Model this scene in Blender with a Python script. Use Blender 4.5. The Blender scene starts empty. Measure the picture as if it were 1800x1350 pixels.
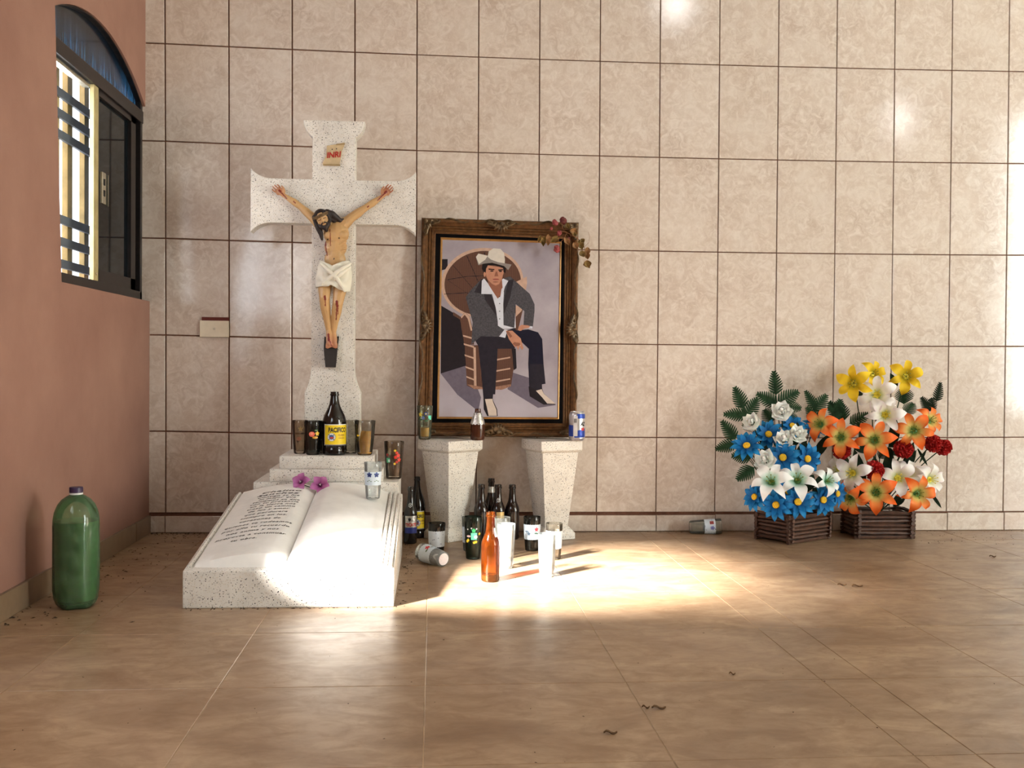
import bpy, bmesh, math, random
from mathutils import Vector, Matrix, Quaternion, geometry, noise

scene = bpy.context.scene
COL = scene.collection

# ---------------------------------------------------------------- camera
F_PX = 1770.61
CAM = Vector((1.07052, -4.12339, 0.68647))
YAW, PITCH, ROLL = -0.078479, -0.019143, 0.009865
_r = Vector((math.cos(YAW), math.sin(YAW), 0)); _f = Vector((-math.sin(YAW), math.cos(YAW), 0)); _u = Vector((0, 0, 1))
FWD = _f * math.cos(PITCH) + _u * math.sin(PITCH)
_u2 = _u * math.cos(PITCH) - _f * math.sin(PITCH)
RIGHT = _r * math.cos(ROLL) + _u2 * math.sin(ROLL)
UPV = _u2 * math.cos(ROLL) - _r * math.sin(ROLL)
cam_data = bpy.data.cameras.new('camera')
cam_data.sensor_width = 36; cam_data.sensor_fit = 'HORIZONTAL'
cam_data.lens = F_PX / 1800 * 36; cam_data.clip_start = 0.05
cam = bpy.data.objects.new('camera', cam_data); COL.objects.link(cam)
cam.matrix_world = Matrix(((RIGHT.x, UPV.x, -FWD.x, CAM.x), (RIGHT.y, UPV.y, -FWD.y, CAM.y), (RIGHT.z, UPV.z, -FWD.z, CAM.z), (0, 0, 0, 1)))
scene.camera = cam

# ---------------------------------------------------------------- light
world = bpy.data.worlds.new('sky'); scene.world = world; world.use_nodes = True
wn = world.node_tree.nodes; wl = world.node_tree.links
wn['Background'].inputs['Color'].default_value = (0.86, 0.93, 1.0, 1)
wn['Background'].inputs['Strength'].default_value = 4.0

SUN_AZ = math.radians(47.5); SUN_EL = math.radians(29)
SUN_DIR = Vector((math.sin(SUN_AZ) * math.cos(SUN_EL), math.cos(SUN_AZ) * math.cos(SUN_EL), -math.sin(SUN_EL)))
sl = bpy.data.lights.new('sun', 'SUN'); sl.energy = 72; sl.angle = math.radians(6); sl.color = (1.0, 0.965, 0.91)
sun = bpy.data.objects.new('sun', sl); COL.objects.link(sun)
sun.rotation_euler = SUN_DIR.to_track_quat('-Z', 'Y').to_euler(); sun.location = (-3, -5, 4)

def area(name, loc, target, sx, sy, power, color):
    l = bpy.data.lights.new(name, 'AREA'); l.shape = 'RECTANGLE'; l.size = sx; l.size_y = sy; l.energy = power; l.color = color
    o = bpy.data.objects.new(name, l); COL.objects.link(o); o.location = loc
    o.rotation_euler = (Vector(target) - Vector(loc)).to_track_quat('-Z', 'Y').to_euler()
    return o
XL_ = -0.058
# daylight entering through the openings of the chapel (each lamp fills one opening)
area('daylight_doorway', (7.75, -5.57, 1.75), (7.75, 0, 1.75), 1.7, 2.9, 445, (0.91, 1.0, 0.955))
area('daylight_side_opening', (XL_ + .02, -2.35, 1.25), (2.0, -1.6, 0.6), 1.5, 0.55, 11, (0.84, 0.92, 1.0))
area('daylight_high_slit', (5.66, -5.57, 3.17), (5.66, 0, 3.17), 0.13, 0.3, 4, (1.0, 1.0, 0.96))
area('daylight_high_window', (3.38, -5.57, 4.2), (3.38, 0, 4.2), 0.22, 0.26, 6, (1.0, 1.0, 0.98))
area('daylight_left_window', (-0.16, -0.72, 1.28), (1, -0.72, 1.28), 0.25, 0.66, 5, (0.9, 0.95, 1.0))

vs = scene.view_settings
vs.view_transform = 'Standard'; vs.look = 'None'; vs.gamma = 1; vs.use_curve_mapping = False
vs.exposure = -0.1

# ---------------------------------------------------------------- pixel helpers (photo pixel -> place on a known plane)
def ray(x, y): return FWD + RIGHT * ((x - 900) / F_PX) + UPV * ((675 - y) / F_PX)
def on_z(x, y, z=0.0): d = ray(x, y); return CAM + d * ((z - CAM.z) / d.z)
def on_y(x, y, Y): d = ray(x, y); return CAM + d * ((Y - CAM.y) / d.y)
def on_x(x, y, X): d = ray(x, y); return CAM + d * ((X - CAM.x) / d.x)
def on_plane(x, y, p0, n): d = ray(x, y); return CAM + d * ((Vector(p0) - CAM).dot(n) / d.dot(n))
PXM = lambda Y: (Y - CAM.y) / F_PX      # metres per pixel at depth Y (approx.)

# ---------------------------------------------------------------- object helpers
def tag(o, label=None, cat=None, group=None, kind=None):
    if label: o['label'] = label
    if cat: o['category'] = cat
    if group: o['group'] = group
    if kind: o['kind'] = kind
    return o
def empty(name, loc=(0, 0, 0), rot=None, parent=None):
    o = bpy.data.objects.new(name, None); COL.objects.link(o); o.empty_display_size = 0.05
    if rot is not None: o.matrix_world = Matrix.Translation(loc) @ rot.to_4x4()
    else: o.location = loc
    if parent: o.parent = parent
    return o
def link(name, me, parent=None, mtx=None):
    o = bpy.data.objects.new(name, me); COL.objects.link(o)
    if parent: o.parent = parent
    if mtx is not None: o.matrix_local = mtx
    return o

class MB:
    def __init__(s): s.v = []; s.f = []; s.mi = []
    def add(s, vs_, fs_, mi=0, m=None):
        n = len(s.v)
        s.v += [tuple(m @ Vector(p)) if m is not None else tuple(p) for p in vs_]
        s.f += [tuple(i + n for i in f) for f in fs_]; s.mi += [mi] * len(fs_)
        return s
    def box(s, a, b, mi=0, m=None, ch=0.0):
        (x0, y0, z0), (x1, y1, z1) = a, b
        if ch <= 0:
            vs_ = [(x, y, z) for z in (z0, z1) for y in (y0, y1) for x in (x0, x1)]
            return s.add(vs_, [(0, 2, 3, 1), (4, 5, 7, 6), (0, 1, 5, 4), (2, 6, 7, 3), (0, 4, 6, 2), (1, 3, 7, 5)], mi, m)
        bm = bmesh.new(); bmesh.ops.create_cube(bm, size=1)
        for v in bm.verts: v.co = Vector(((x0 + x1) / 2 + v.co.x * (x1 - x0), (y0 + y1) / 2 + v.co.y * (y1 - y0), (z0 + z1) / 2 + v.co.z * (z1 - z0)))
        bmesh.ops.bevel(bm, geom=bm.edges[:], offset=ch, segments=2, affect='EDGES', profile=0.6)
        bm.verts.index_update()
        s.add([v.co[:] for v in bm.verts], [[v.index for v in f.verts] for f in bm.faces], mi, m); bm.free(); return s
    def prism(s, poly, fn, d0, d1, mi=0):
        n = len(poly)
        vs_ = [fn(a, b, d0) for a, b in poly] + [fn(a, b, d1) for a, b in poly]
        return s.add(vs_, [tuple(range(n))[::-1], tuple(range(n, 2 * n))] + [(i, (i + 1) % n, n + (i + 1) % n, n + i) for i in range(n)], mi)
    def lathe(s, prof, n=32, mi=0, m=None):
        vs_ = []; fs_ = []
        for r, z in prof:
            for k in range(n):
                a = 2 * math.pi * k / n; vs_.append((r * math.cos(a), r * math.sin(a), z))
        for i in range(len(prof) - 1):
            for k in range(n):
                k2 = (k + 1) % n; fs_.append((i * n + k, i * n + k2, (i + 1) * n + k2, (i + 1) * n + k))
        return s.add(vs_, fs_, mi, m)
    def tube(s, pts, rad, n=8, mi=0, m=None, cap=True):
        pts = [Vector(p) for p in pts]; N = len(pts)
        rad = rad if isinstance(rad, (list, tuple)) else [rad] * N
        vs_ = []; fs_ = []; ref = None
        for i, p in enumerate(pts):
            t = (pts[min(i + 1, N - 1)] - pts[max(i - 1, 0)]).normalized()
            if ref is None: ref = t.orthogonal().normalized()
            ref = (ref - t * ref.dot(t)).normalized(); b = t.cross(ref)
            for k in range(n):
                a = 2 * math.pi * k / n; vs_.append(p + (ref * math.cos(a) + b * math.sin(a)) * rad[i])
        for i in range(N - 1):
            for k in range(n):
                k2 = (k + 1) % n; fs_.append((i * n + k, i * n + k2, (i + 1) * n + k2, (i + 1) * n + k))
        if cap: fs_ += [tuple(range(n))[::-1], tuple(range((N - 1) * n, N * n))]
        return s.add(vs_, fs_, mi, m)
    def ball(s, c, r, m3=None, nu=12, nv=8, mi=0):
        r = r if isinstance(r, (list, tuple)) else (r, r, r); vs_ = []; fs_ = []
        for i in range(nv + 1):
            t = math.pi * i / nv
            for k in range(nu):
                a = 2 * math.pi * k / nu
                p = Vector((r[0] * math.sin(t) * math.cos(a), r[1] * math.sin(t) * math.sin(a), r[2] * math.cos(t)))
                if m3 is not None: p = m3 @ p
                vs_.append(Vector(c) + p)
        for i in range(nv):
            for k in range(nu):
                k2 = (k + 1) % nu; fs_.append((i * nu + k, (i + 1) * nu + k, (i + 1) * nu + k2, i * nu + k2))
        return s.add(vs_, fs_, mi)
    def mesh(s, name, mats, smooth=False, weld=True, angle=40):
        me = bpy.data.meshes.new(name); me.from_pydata(s.v, [], s.f)
        for m in (mats if isinstance(mats, (list, tuple)) else [mats]): me.materials.append(m)
        me.polygons.foreach_set('material_index', s.mi)
        if weld:
            bm = bmesh.new(); bm.from_mesh(me); bmesh.ops.remove_doubles(bm, verts=bm.verts[:], dist=1e-6)
            bmesh.ops.recalc_face_normals(bm, faces=bm.faces[:]); bm.to_mesh(me); bm.free()
        if smooth:
            me.polygons.foreach_set('use_smooth', [True] * len(me.polygons))
            me.set_sharp_from_angle(angle=math.radians(angle))
        me.update(); return me
    def build(s, name, mats, parent=None, smooth=False, mtx=None, weld=True, angle=40):
        return link(name, s.mesh(name, mats, smooth, weld, angle), parent, mtx)

def remeshed(mb, name, mat, voxel, parent=None, smooth_it=4, mtx=None):
    """one continuous surface grown from overlapping volumes"""
    me = mb.mesh(name + '_src', mat, weld=True)
    o = bpy.data.objects.new(name + '_src', me); COL.objects.link(o)
    r = o.modifiers.new('r', 'REMESH'); r.mode = 'VOXEL'; r.voxel_size = voxel; r.use_smooth_shade = True
    if smooth_it:
        sm = o.modifiers.new('s', 'SMOOTH'); sm.iterations = smooth_it; sm.factor = 0.5
    dg = bpy.context.evaluated_depsgraph_get()
    out = bpy.data.meshes.new_from_object(o.evaluated_get(dg)); out.name = name
    bpy.data.objects.remove(o); bpy.data.meshes.remove(me)
    if not out.materials: out.materials.append(mat)
    out.polygons.foreach_set('use_smooth', [True] * len(out.polygons))
    return link(name, out, parent, mtx)

def text_shape(s, size, shear=0.0, bold=0.0, spacing=1.0, align='CENTER', res=2):
    cu = bpy.data.curves.new('lettering_src', 'FONT'); cu.body = s; cu.size = size; cu.shear = shear; cu.offset = bold
    cu.align_x = align; cu.align_y = 'CENTER'; cu.space_character = spacing; cu.resolution_u = res
    o = bpy.data.objects.new('lettering_src', cu); COL.objects.link(o)
    dg = bpy.context.evaluated_depsgraph_get()
    me = bpy.data.meshes.new_from_object(o.evaluated_get(dg))
    vs_ = [(v.co.x, v.co.y) for v in me.vertices]; fs_ = [tuple(p.vertices) for p in me.polygons]
    bpy.data.objects.remove(o); bpy.data.curves.remove(cu); bpy.data.meshes.remove(me)
    return vs_, fs_

# ---------------------------------------------------------------- materials
def srgb(r, g, b):
    f = lambda c: (c / 255 / 12.92) if c / 255 <= 0.04045 else ((c / 255 + 0.055) / 1.055) ** 2.4
    return (f(r), f(g), f(b), 1)
class NT:
    def __init__(s, name):
        s.m = bpy.data.materials.new(name); s.m.use_nodes = True; s.n = s.m.node_tree.nodes; s.l = s.m.node_tree.links
        s.p = s.n['Principled BSDF']; s.out = s.n['Material Output']
    def node(s, t, **kw):
        nd = s.n.new(t)
        for k, v in kw.items():
            if k in nd.inputs: s.set(nd, k, v)
            else: setattr(nd, k, v)
        return nd
    def set(s, nd, k, v):
        if hasattr(v, 'is_output') or isinstance(v, bpy.types.NodeSocket): s.l.new(v, nd.inputs[k])
        else: nd.inputs[k].default_value = v
    def P(s, **kw):
        for k, v in kw.items(): s.set(s.p, k.replace('_', ' '), v)
    def ramp(s, fac, stops, interp='LINEAR'):
        r = s.n.new('ShaderNodeValToRGB'); s.l.new(fac, r.inputs[0]); e = r.color_ramp.elements; r.color_ramp.interpolation = interp
        while len(e) < len(stops): e.new(0.5)
        for x, (p, c) in zip(e, stops): x.position = p; x.color = c if len(c) == 4 else (*c, 1)
        return r.outputs[0]
    def coord(s, kind='Object'): return s.n.new('ShaderNodeTexCoord').outputs[kind]
    def mapping(s, v, scale=(1, 1, 1), loc=(0, 0, 0)):
        m = s.n.new('ShaderNodeMapping'); s.l.new(v, m.inputs[0]); m.inputs['Scale'].default_value = scale; m.inputs['Location'].default_value = loc
        return m.outputs[0]
    def noise(s, v, scale, detail=4, rough=0.55, dist=0.0):
        t = s.n.new('ShaderNodeTexNoise'); s.l.new(v, t.inputs['Vector']); t.inputs['Scale'].default_value = scale
        t.inputs['Detail'].default_value = detail; t.inputs['Roughness'].default_value = rough; t.inputs['Distortion'].default_value = dist
        return t.outputs['Fac']
    def mix(s, fac, a, b, mode='MIX'):
        m = s.n.new('ShaderNodeMix'); m.data_type = 'RGBA'; m.blend_type = mode
        for k, v in ((0, fac), (6, a), (7, b)):
            if isinstance(v, bpy.types.NodeSocket): s.l.new(v, m.inputs[k])
            else: m.inputs[k].default_value = v
        return m.outputs[2]
    def math(s, op, a, b=0.0):
        m = s.n.new('ShaderNodeMath'); m.operation = op
        for k, v in ((0, a), (1, b)):
            if isinstance(v, bpy.types.NodeSocket): s.l.new(v, m.inputs[k])
            else: m.inputs[k].default_value = v
        return m.outputs[0]
    def bump(s, h, strength=0.2, dist=0.002):
        b = s.n.new('ShaderNodeBump'); s.l.new(h, b.inputs['Height']); b.inputs['Strength'].default_value = strength; b.inputs['Distance'].default_value = dist
        s.l.new(b.outputs[0], s.p.inputs['Normal'])
def mat(name, rgb, rough=0.5, metal=0.0, var=0.12, scale=40, bump=0.0, **kw):
    t = NT(name); c = srgb(*rgb); v = t.coord()
    n = t.noise(v, scale, 4)
    lo = tuple(x * (1 - var) for x in c[:3]) + (1,); hi = tuple(min(1, x * (1 + var)) for x in c[:3]) + (1,)
    t.P(Base_Color=t.ramp(n, [(0.3, lo), (0.7, hi)]), Roughness=rough, Metallic=metal, **kw)
    if bump: t.bump(n, bump)
    return t.m

def m_wall_tile():
    t = NT('glazed_beige_tile'); v = t.coord()
    oi = t.n.new('ShaderNodeObjectInfo')
    cmb = t.n.new('ShaderNodeCombineXYZ')
    rnd = t.math('MULTIPLY', oi.outputs['Random'], 37.0)
    t.l.new(rnd, cmb.inputs[0]); t.l.new(t.math('MULTIPLY', oi.outputs['Random'], 91.0), cmb.inputs[2])
    va = t.n.new('ShaderNodeVectorMath'); va.operation = 'ADD'; t.l.new(v, va.inputs[0]); t.l.new(cmb.outputs[0], va.inputs[1])
    v = va.outputs[0]
    big = t.noise(v, 5.5, 5, 0.6, 0.8); fine = t.noise(v, 26, 5, 0.65, 1.5)
    col = t.ramp(big, [(0.30, srgb(190, 171, 157)), (0.52, srgb(204, 187, 174)), (0.72, srgb(215, 202, 191))])
    col = t.mix(t.ramp(fine, [(0.42, (0, 0, 0)), (0.68, (1, 1, 1))]), col, srgb(221, 209, 199))
    vein = t.ramp(t.noise(v, 8, 6, 0.7, 2.2), [(0.475, (0, 0, 0)), (0.5, (1, 1, 1)), (0.525, (0, 0, 0))])
    col = t.mix(t.math('MULTIPLY', vein, 0.25), col, srgb(232, 222, 208))
    speck = t.ramp(t.noise(v, 90, 3, 0.6), [(0.66, (0, 0, 0)), (0.75, (1, 1, 1))])
    col = t.mix(t.math('MULTIPLY', speck, 0.35), col, srgb(160, 134, 112))
    # dirt and water staining low on the wall
    geo = t.n.new('ShaderNodeNewGeometry'); sep = t.n.new('ShaderNodeSeparateXYZ'); t.l.new(geo.outputs['Position'], sep.inputs[0])
    low = t.ramp(sep.outputs[2], [(0.02, (1, 1, 1)), (0.30, (0, 0, 0))])
    stain = t.math('MULTIPLY', low, t.ramp(t.noise(geo.outputs['Position'], 3.2, 5, 0.6), [(0.42, (0, 0, 0)), (0.7, (1, 1, 1))]))
    col = t.mix(t.math('MULTIPLY', stain, 0.4), col, srgb(176, 138, 112))
    col = t.mix(t.math('MULTIPLY', oi.outputs['Random'], 0.16), col, srgb(188, 172, 155))
    t.P(Base_Color=col, Roughness=t.math('ADD', t.math('MULTIPLY', fine, 0.12), 0.05))
    t.p.inputs['Specular IOR Level'].default_value = 0.55
    t.bump(t.noise(v, 9, 3), 0.05, 0.004)
    return t.m
def m_terrazzo():
    t = NT('white_terrazzo'); v = t.coord()
    col = t.ramp(t.noise(v, 12, 4), [(0.3, srgb(208, 202, 194)), (0.7, srgb(230, 225, 217))])
    for sc, thr, pick, c in ((235, 0.20, 0.82, srgb(78, 72, 70)), (300, 0.20, 0.72, srgb(158, 150, 142)), (155, 0.14, 0.86, srgb(48, 44, 44)), (250, 0.22, 0.7, srgb(206, 192, 172))):
        vo = t.n.new('ShaderNodeTexVoronoi'); t.l.new(v, vo.inputs['Vector']); vo.inputs['Scale'].default_value = sc
        wn_ = t.n.new('ShaderNodeSeparateColor'); t.l.new(vo.outputs['Color'], wn_.inputs[0])
        a = t.math('LESS_THAN', vo.outputs['Distance'], thr + 0.12); b = t.math('GREATER_THAN', wn_.outputs[0], pick)
        col = t.mix(t.math('MULTIPLY', a, b), col, c)
    t.P(Base_Color=col, Roughness=0.42)
    t.bump(t.noise(v, 220, 2), 0.08, 0.001)
    return t.m
def m_floor_tile():
    t = NT('dusty_tan_floor_tile'); geo = t.n.new('ShaderNodeNewGeometry'); pos = geo.outputs['Position']
    oi = t.n.new('ShaderNodeObjectInfo')
    st = t.mapping(pos, (0.9, 1.5, 1)); n1 = t.noise(st, 4.5, 7, 0.66, 0.9); n2 = t.noise(st, 15, 6, 0.68, 0.8)
    col = t.ramp(n1, [(0.26, srgb(110, 84, 62)), (0.45, srgb(144, 117, 91)), (0.60, srgb(163, 137, 109)), (0.78, srgb(186, 163, 135))])
    col = t.mix(t.ramp(n2, [(0.44, (0, 0, 0)), (0.78, (1, 1, 1))]), col, srgb(124, 96, 71))
    dust = t.ramp(t.noise(pos, 2.1, 5, 0.6), [(0.5, (0, 0, 0)), (0.75, (1, 1, 1))])
    col = t.mix(t.math('MULTIPLY', dust, 0.35), col, srgb(196, 172, 150))
    dirt = t.ramp(t.noise(pos, 34, 4, 0.7), [(0.67, (0, 0, 0)), (0.78, (1, 1, 1))])
    col = t.mix(t.math('MULTIPLY', dirt, 0.45), col, srgb(110, 78, 54))
    # soil collects against the walls
    sep = t.n.new('ShaderNodeSeparateXYZ'); t.l.new(pos, sep.inputs[0])
    edge = t.ramp(t.math('ADD', t.math('MULTIPLY', sep.outputs[1], -1.0), t.math('MULTIPLY', t.noise(pos, 5, 4), 0.25)), [(0.12, (1, 1, 1)), (0.42, (0, 0, 0))])
    col = t.mix(t.math('MULTIPLY', edge, 0.35), col, srgb(118, 86, 62))
    col = t.mix(t.math('MULTIPLY', oi.outputs['Random'], 0.14), col, srgb(176, 138, 102))
    t.P(Base_Color=col, Roughness=t.math('ADD', t.math('MULTIPLY', n2, 0.25), 0.26))
    t.bump(n2, 0.05, 0.003)
    return t.m
def m_plaster():
    t = NT('pink_plaster'); v = t.coord()
    col = t.ramp(t.noise(v, 3, 6, 0.6), [(0.3, srgb(146, 106, 91)), (0.7, srgb(164, 124, 108))])
    geo = t.n.new('ShaderNodeNewGeometry'); sep = t.n.new('ShaderNodeSeparateXYZ'); t.l.new(geo.outputs['Position'], sep.inputs[0])
    low_tone = t.ramp(t.math('ADD', sep.outputs[2], t.math('MULTIPLY', t.noise(v, 3.5, 5), 0.35)), [(0.12, (1, 1, 1)), (0.48, (0, 0, 0))])  # tone darker towards the bottom, with an uneven upper edge
    col = t.mix(t.math('MULTIPLY', low_tone, 0.5), col, srgb(118, 78, 66))
    t.P(Base_Color=col, Roughness=0.8); t.bump(t.noise(v, 260, 3, 0.7), 0.35, 0.0015)
    return t.m
def m_glass(name, tint, rough=0.03, dirt=0.08, dirtcol=(200, 200, 190), ior=1.45):
    t = NT(name); t.n.remove(t.p)
    tr = t.n.new('ShaderNodeBsdfTransparent'); tr.inputs[0].default_value = (*tint, 1)
    gl = t.n.new('ShaderNodeBsdfGlossy'); gl.inputs['Roughness'].default_value = rough
    fr = t.n.new('ShaderNodeFresnel'); fr.inputs[0].default_value = ior
    m1 = t.n.new('ShaderNodeMixShader'); t.l.new(fr.outputs[0], m1.inputs[0]); t.l.new(tr.outputs[0], m1.inputs[1]); t.l.new(gl.outputs[0], m1.inputs[2])
    df = t.n.new('ShaderNodeBsdfDiffuse'); df.inputs[0].default_value = srgb(*dirtcol)
    n = t.ramp(t.noise(t.coord(), 45, 4), [(0.35, (dirt * 0.5,) * 3), (0.75, (dirt * 1.6,) * 3)])
    m2 = t.n.new('ShaderNodeMixShader'); t.l.new(n, m2.inputs[0]); t.l.new(m1.outputs[0], m2.inputs[1]); t.l.new(df.outputs[0], m2.inputs[2])
    t.l.new(m2.outputs[0], t.out.inputs[0])
    return t.m

M_TILE = m_wall_tile(); M_TERR = m_terrazzo(); M_FLOOR = m_floor_tile(); M_PLASTER = m_plaster()
M_GROUT = mat('reddish_brown_grout', (112, 72, 54), 0.9, var=0.25, scale=60)
M_FGROUT = mat('pale_floor_grout', (178, 152, 122), 0.85, var=0.35, scale=9)
M_WHITEWALL = mat('pale_plaster', (214, 206, 192), 0.85, var=0.05, scale=4)
M_CEIL = mat('ceiling_plaster', (206, 206, 200), 0.85, var=0.05, scale=4)
M_SKIRT = mat('olive_brown_skirting_tile', (128, 106, 84), 0.35, var=0.2, scale=12)
M_BRONZE = mat('dark_bronze_aluminium', (42, 36, 36), 0.35, 0.6, var=0.2)
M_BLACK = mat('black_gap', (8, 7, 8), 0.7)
M_CREAM = mat('cream_painted_steel', (186, 170, 120), 0.5, var=0.2, scale=20)
M_GREYSTEEL = mat('blue_grey_steel_slat', (84, 92, 104), 0.5, var=0.2, scale=20)
M_CHROME = mat('latch_metal', (206, 200, 180), 0.25, 0.8)
M_SMOKE = m_glass('dark_smoked_pane', (0.05, 0.06, 0.075), 0.06, 0.03, (120, 150, 170), ior=1.5)
def m_dusty_glow_pane():
    t = NT('dusty_blue_glow_pane'); t.n.remove(t.p); v = t.coord()
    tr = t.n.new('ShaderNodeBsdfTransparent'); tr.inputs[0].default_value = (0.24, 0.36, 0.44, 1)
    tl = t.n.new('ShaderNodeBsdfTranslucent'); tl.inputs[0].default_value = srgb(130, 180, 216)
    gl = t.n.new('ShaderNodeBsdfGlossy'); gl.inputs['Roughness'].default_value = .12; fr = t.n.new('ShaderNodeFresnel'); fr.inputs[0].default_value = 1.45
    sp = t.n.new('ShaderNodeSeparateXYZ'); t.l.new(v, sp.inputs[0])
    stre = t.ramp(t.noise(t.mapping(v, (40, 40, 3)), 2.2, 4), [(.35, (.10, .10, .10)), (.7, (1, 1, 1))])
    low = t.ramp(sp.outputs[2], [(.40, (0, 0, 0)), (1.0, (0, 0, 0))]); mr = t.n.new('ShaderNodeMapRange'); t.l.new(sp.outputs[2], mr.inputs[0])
    for k, q in ((1, 1.68), (2, 1.80), (3, .75), (4, .05)): mr.inputs[k].default_value = q  # height fade paints the lit lower part of the pane into its dust
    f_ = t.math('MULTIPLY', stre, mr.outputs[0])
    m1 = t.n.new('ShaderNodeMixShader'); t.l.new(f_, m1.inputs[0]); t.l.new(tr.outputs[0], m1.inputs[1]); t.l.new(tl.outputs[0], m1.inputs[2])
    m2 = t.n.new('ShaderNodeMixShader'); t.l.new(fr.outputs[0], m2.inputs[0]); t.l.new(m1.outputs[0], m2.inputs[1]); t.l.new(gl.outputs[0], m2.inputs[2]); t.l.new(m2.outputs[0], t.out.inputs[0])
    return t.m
M_BLUEPANE = m_dusty_glow_pane()

# ================================================================= ROOM SHELL
XMAX, YMIN, ZC = 9.6, -5.6, 4.5
XL = -0.058
MB().box((-0.5, YMIN - 0.3, -0.08), (XMAX, 0.3, -0.0016)).build('floor', M_FGROUT).__setitem__('kind', 'structure')
floor = bpy.data.objects['floor']
fx = [-0.062, 0.1905, 0.6248, 1.0591, 1.4935, 1.928, 2.042, 2.358, 2.792, 3.227, 3.661, 4.095, 4.53]
fy = [0.002] + [-2.41 + 0.43434 * k for k in range(5, -7, -1)]
rs = random.Random(4)
for i in range(len(fx) - 1):
    for j in range(len(fy) - 1):
        g = 0.0010
        x0, x1, y1, y0 = fx[i] + g, fx[i + 1] - g, fy[j] - g, fy[j + 1] + g
        dz = rs.uniform(-0.0006, 0.0)
        mb = MB(); c = 0.0007
        mb.add([(x0, y0, -0.002), (x1, y0, -0.002), (x1, y1, -0.002), (x0, y1, -0.002),
                (x0, y0, dz - c), (x1, y0, dz - c), (x1, y1, dz - c), (x0, y1, dz - c),
                (x0 + c, y0 + c, dz), (x1 - c, y0 + c, dz), (x1 - c, y1 - c, dz), (x0 + c, y1 - c, dz)],
               [(0, 1, 5, 4), (1, 2, 6, 5), (2, 3, 7, 6), (3, 0, 4, 7), (4, 5, 9, 8), (5, 6, 10, 9), (6, 7, 11, 10), (7, 4, 8, 11), (8, 9, 10, 11)])
        mb.build('floor_tile', M_FLOOR, floor, weld=False)
MB().box((4.53, YMIN, -0.0015), (XMAX, 0.0, -0.0005)).build('floor_beyond', M_FLOOR, floor)

# back wall: grout bed + every tile
wall_back = MB().box((-0.12, 0.007, -0.05), (XMAX, 0.3, ZC)).build('wall_back', M_GROUT); tag(wall_back, kind='structure')
CXc = (0.006045, -0.001709, -0.001085, 0.000212, 0.000129, -1.78e-05, -0.000215)
CZc = (0.011379, -0.003972, -0.002222, 8.81e-05, 0.000235, 1.08e-05, 0.000172)
def gp(i, j):
    b = (1, i, j, i * j, i * i, i * i * j, j * j) if -1 <= i <= 15.5 else None
    ii = max(0, min(15, i)); b = (1, ii, j, ii * j, ii * ii, ii * ii * j, j * j)
    return .25 * i + sum(p * q for p, q in zip(CXc, b)), .39505 + .38703 * j + sum(p * q for p, q in zip(CZc, b))
def tile(c00, c10, c11, c01, y, g, parent, name='wall_tile', th=0.008, m=M_TILE, tilt=0):
    """corner order: lower left, lower right, upper right, upper left (x, z); glazed face at y"""
    cs = [(c00[0] + g, c00[1] + g), (c10[0] - g, c10[1] + g), (c11[0] - g, c11[1] - g), (c01[0] + g, c01[1] - g)]
    q = 0.0016; ins = [(cs[0][0] + q, cs[0][1] + q), (cs[1][0] - q, cs[1][1] + q), (cs[2][0] - q, cs[2][1] - q), (cs[3][0] + q, cs[3][1] - q)]
    cx = sum(p[0] for p in cs) / 4; cz = sum(p[1] for p in cs) / 4
    v = [(x - cx, th, z - cz) for x, z in cs] + [(x - cx, 0.0012, z - cz) for x, z in cs] + [(x - cx, 0, z - cz) for x, z in ins]
    mb = MB().add(v, [(0, 1, 5, 4), (1, 2, 6, 5), (2, 3, 7, 6), (3, 0, 4, 7), (4, 5, 9, 8), (5, 6, 10, 9), (6, 7, 11, 10), (7, 4, 8, 11), (8, 9, 10, 11)])
    o = mb.build(name, m, parent, weld=False); o.location = (cx, y, cz)
    o.rotation_euler = (rs.uniform(-1, 1) * tilt, 0, rs.uniform(-1, 1) * tilt)
    return o
for j in range(-1, 5):
    for i in range(-1, 18):
        a, b, c, d = gp(i, j), gp(i + 1, j), gp(i + 1, j + 1), gp(i, j + 1)
        if j == -1:
            a = (a[0], 0.078); b = (b[0], 0.078)
        if i == -1:
            a = (-0.10, a[1]); d = (-0.10, d[1])
        tile(a, b, c, d, 0.0, 0.0027 if i < 4 else 0.0021, wall_back, tilt=0.0018)
MB().box((4.51, 0.0, 0), (XMAX, 0.007, ZC)).build('wall_beyond', M_TILE, wall_back)
MB().box((-0.10, 0.0, gp(4, 5)[1] + 0.012), (4.51, 0.007, ZC)).build('wall_above', M_TILE, wall_back)

# baseboards
bb = MB().box((-0.06, -0.002, 0), (XMAX, 0.004, 0.070)).build('baseboard_back', M_GROUT); tag(bb, kind='structure')
for i in range(-1, 18):
    a = gp(i, -0.9)[0]; b = gp(i + 1, -0.9)[0]
    if i == -1: a = -0.062
    h = 0.068 + 0.010 * max(0, (i - 8)) / 6 + rs.uniform(-.001, .001)
    tile((a, 0.0), (b, 0.0), (b, h), (a, h), -0.010, 0.0016, bb, 'skirting_tile', 0.010)
bl = MB().box((XL, YMIN, 0), (XL + 0.004, -0.012, 0.066)).build('baseboard_left', M_GROUT); tag(bl, kind='structure')
yj = [-0.012, -0.21, -0.635, -1.07, -1.5, -1.94, -2.38, -2.8]
for k in range(len(yj) - 1):
    MB().box((XL + 0.001, yj[k + 1] + .0015, 0.0), (XL + 0.011, yj[k] - .0015, 0.070 + rs.uniform(-.002, .002)), ch=0.0015).build('skirting_tile', M_SKIRT, bl)

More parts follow.
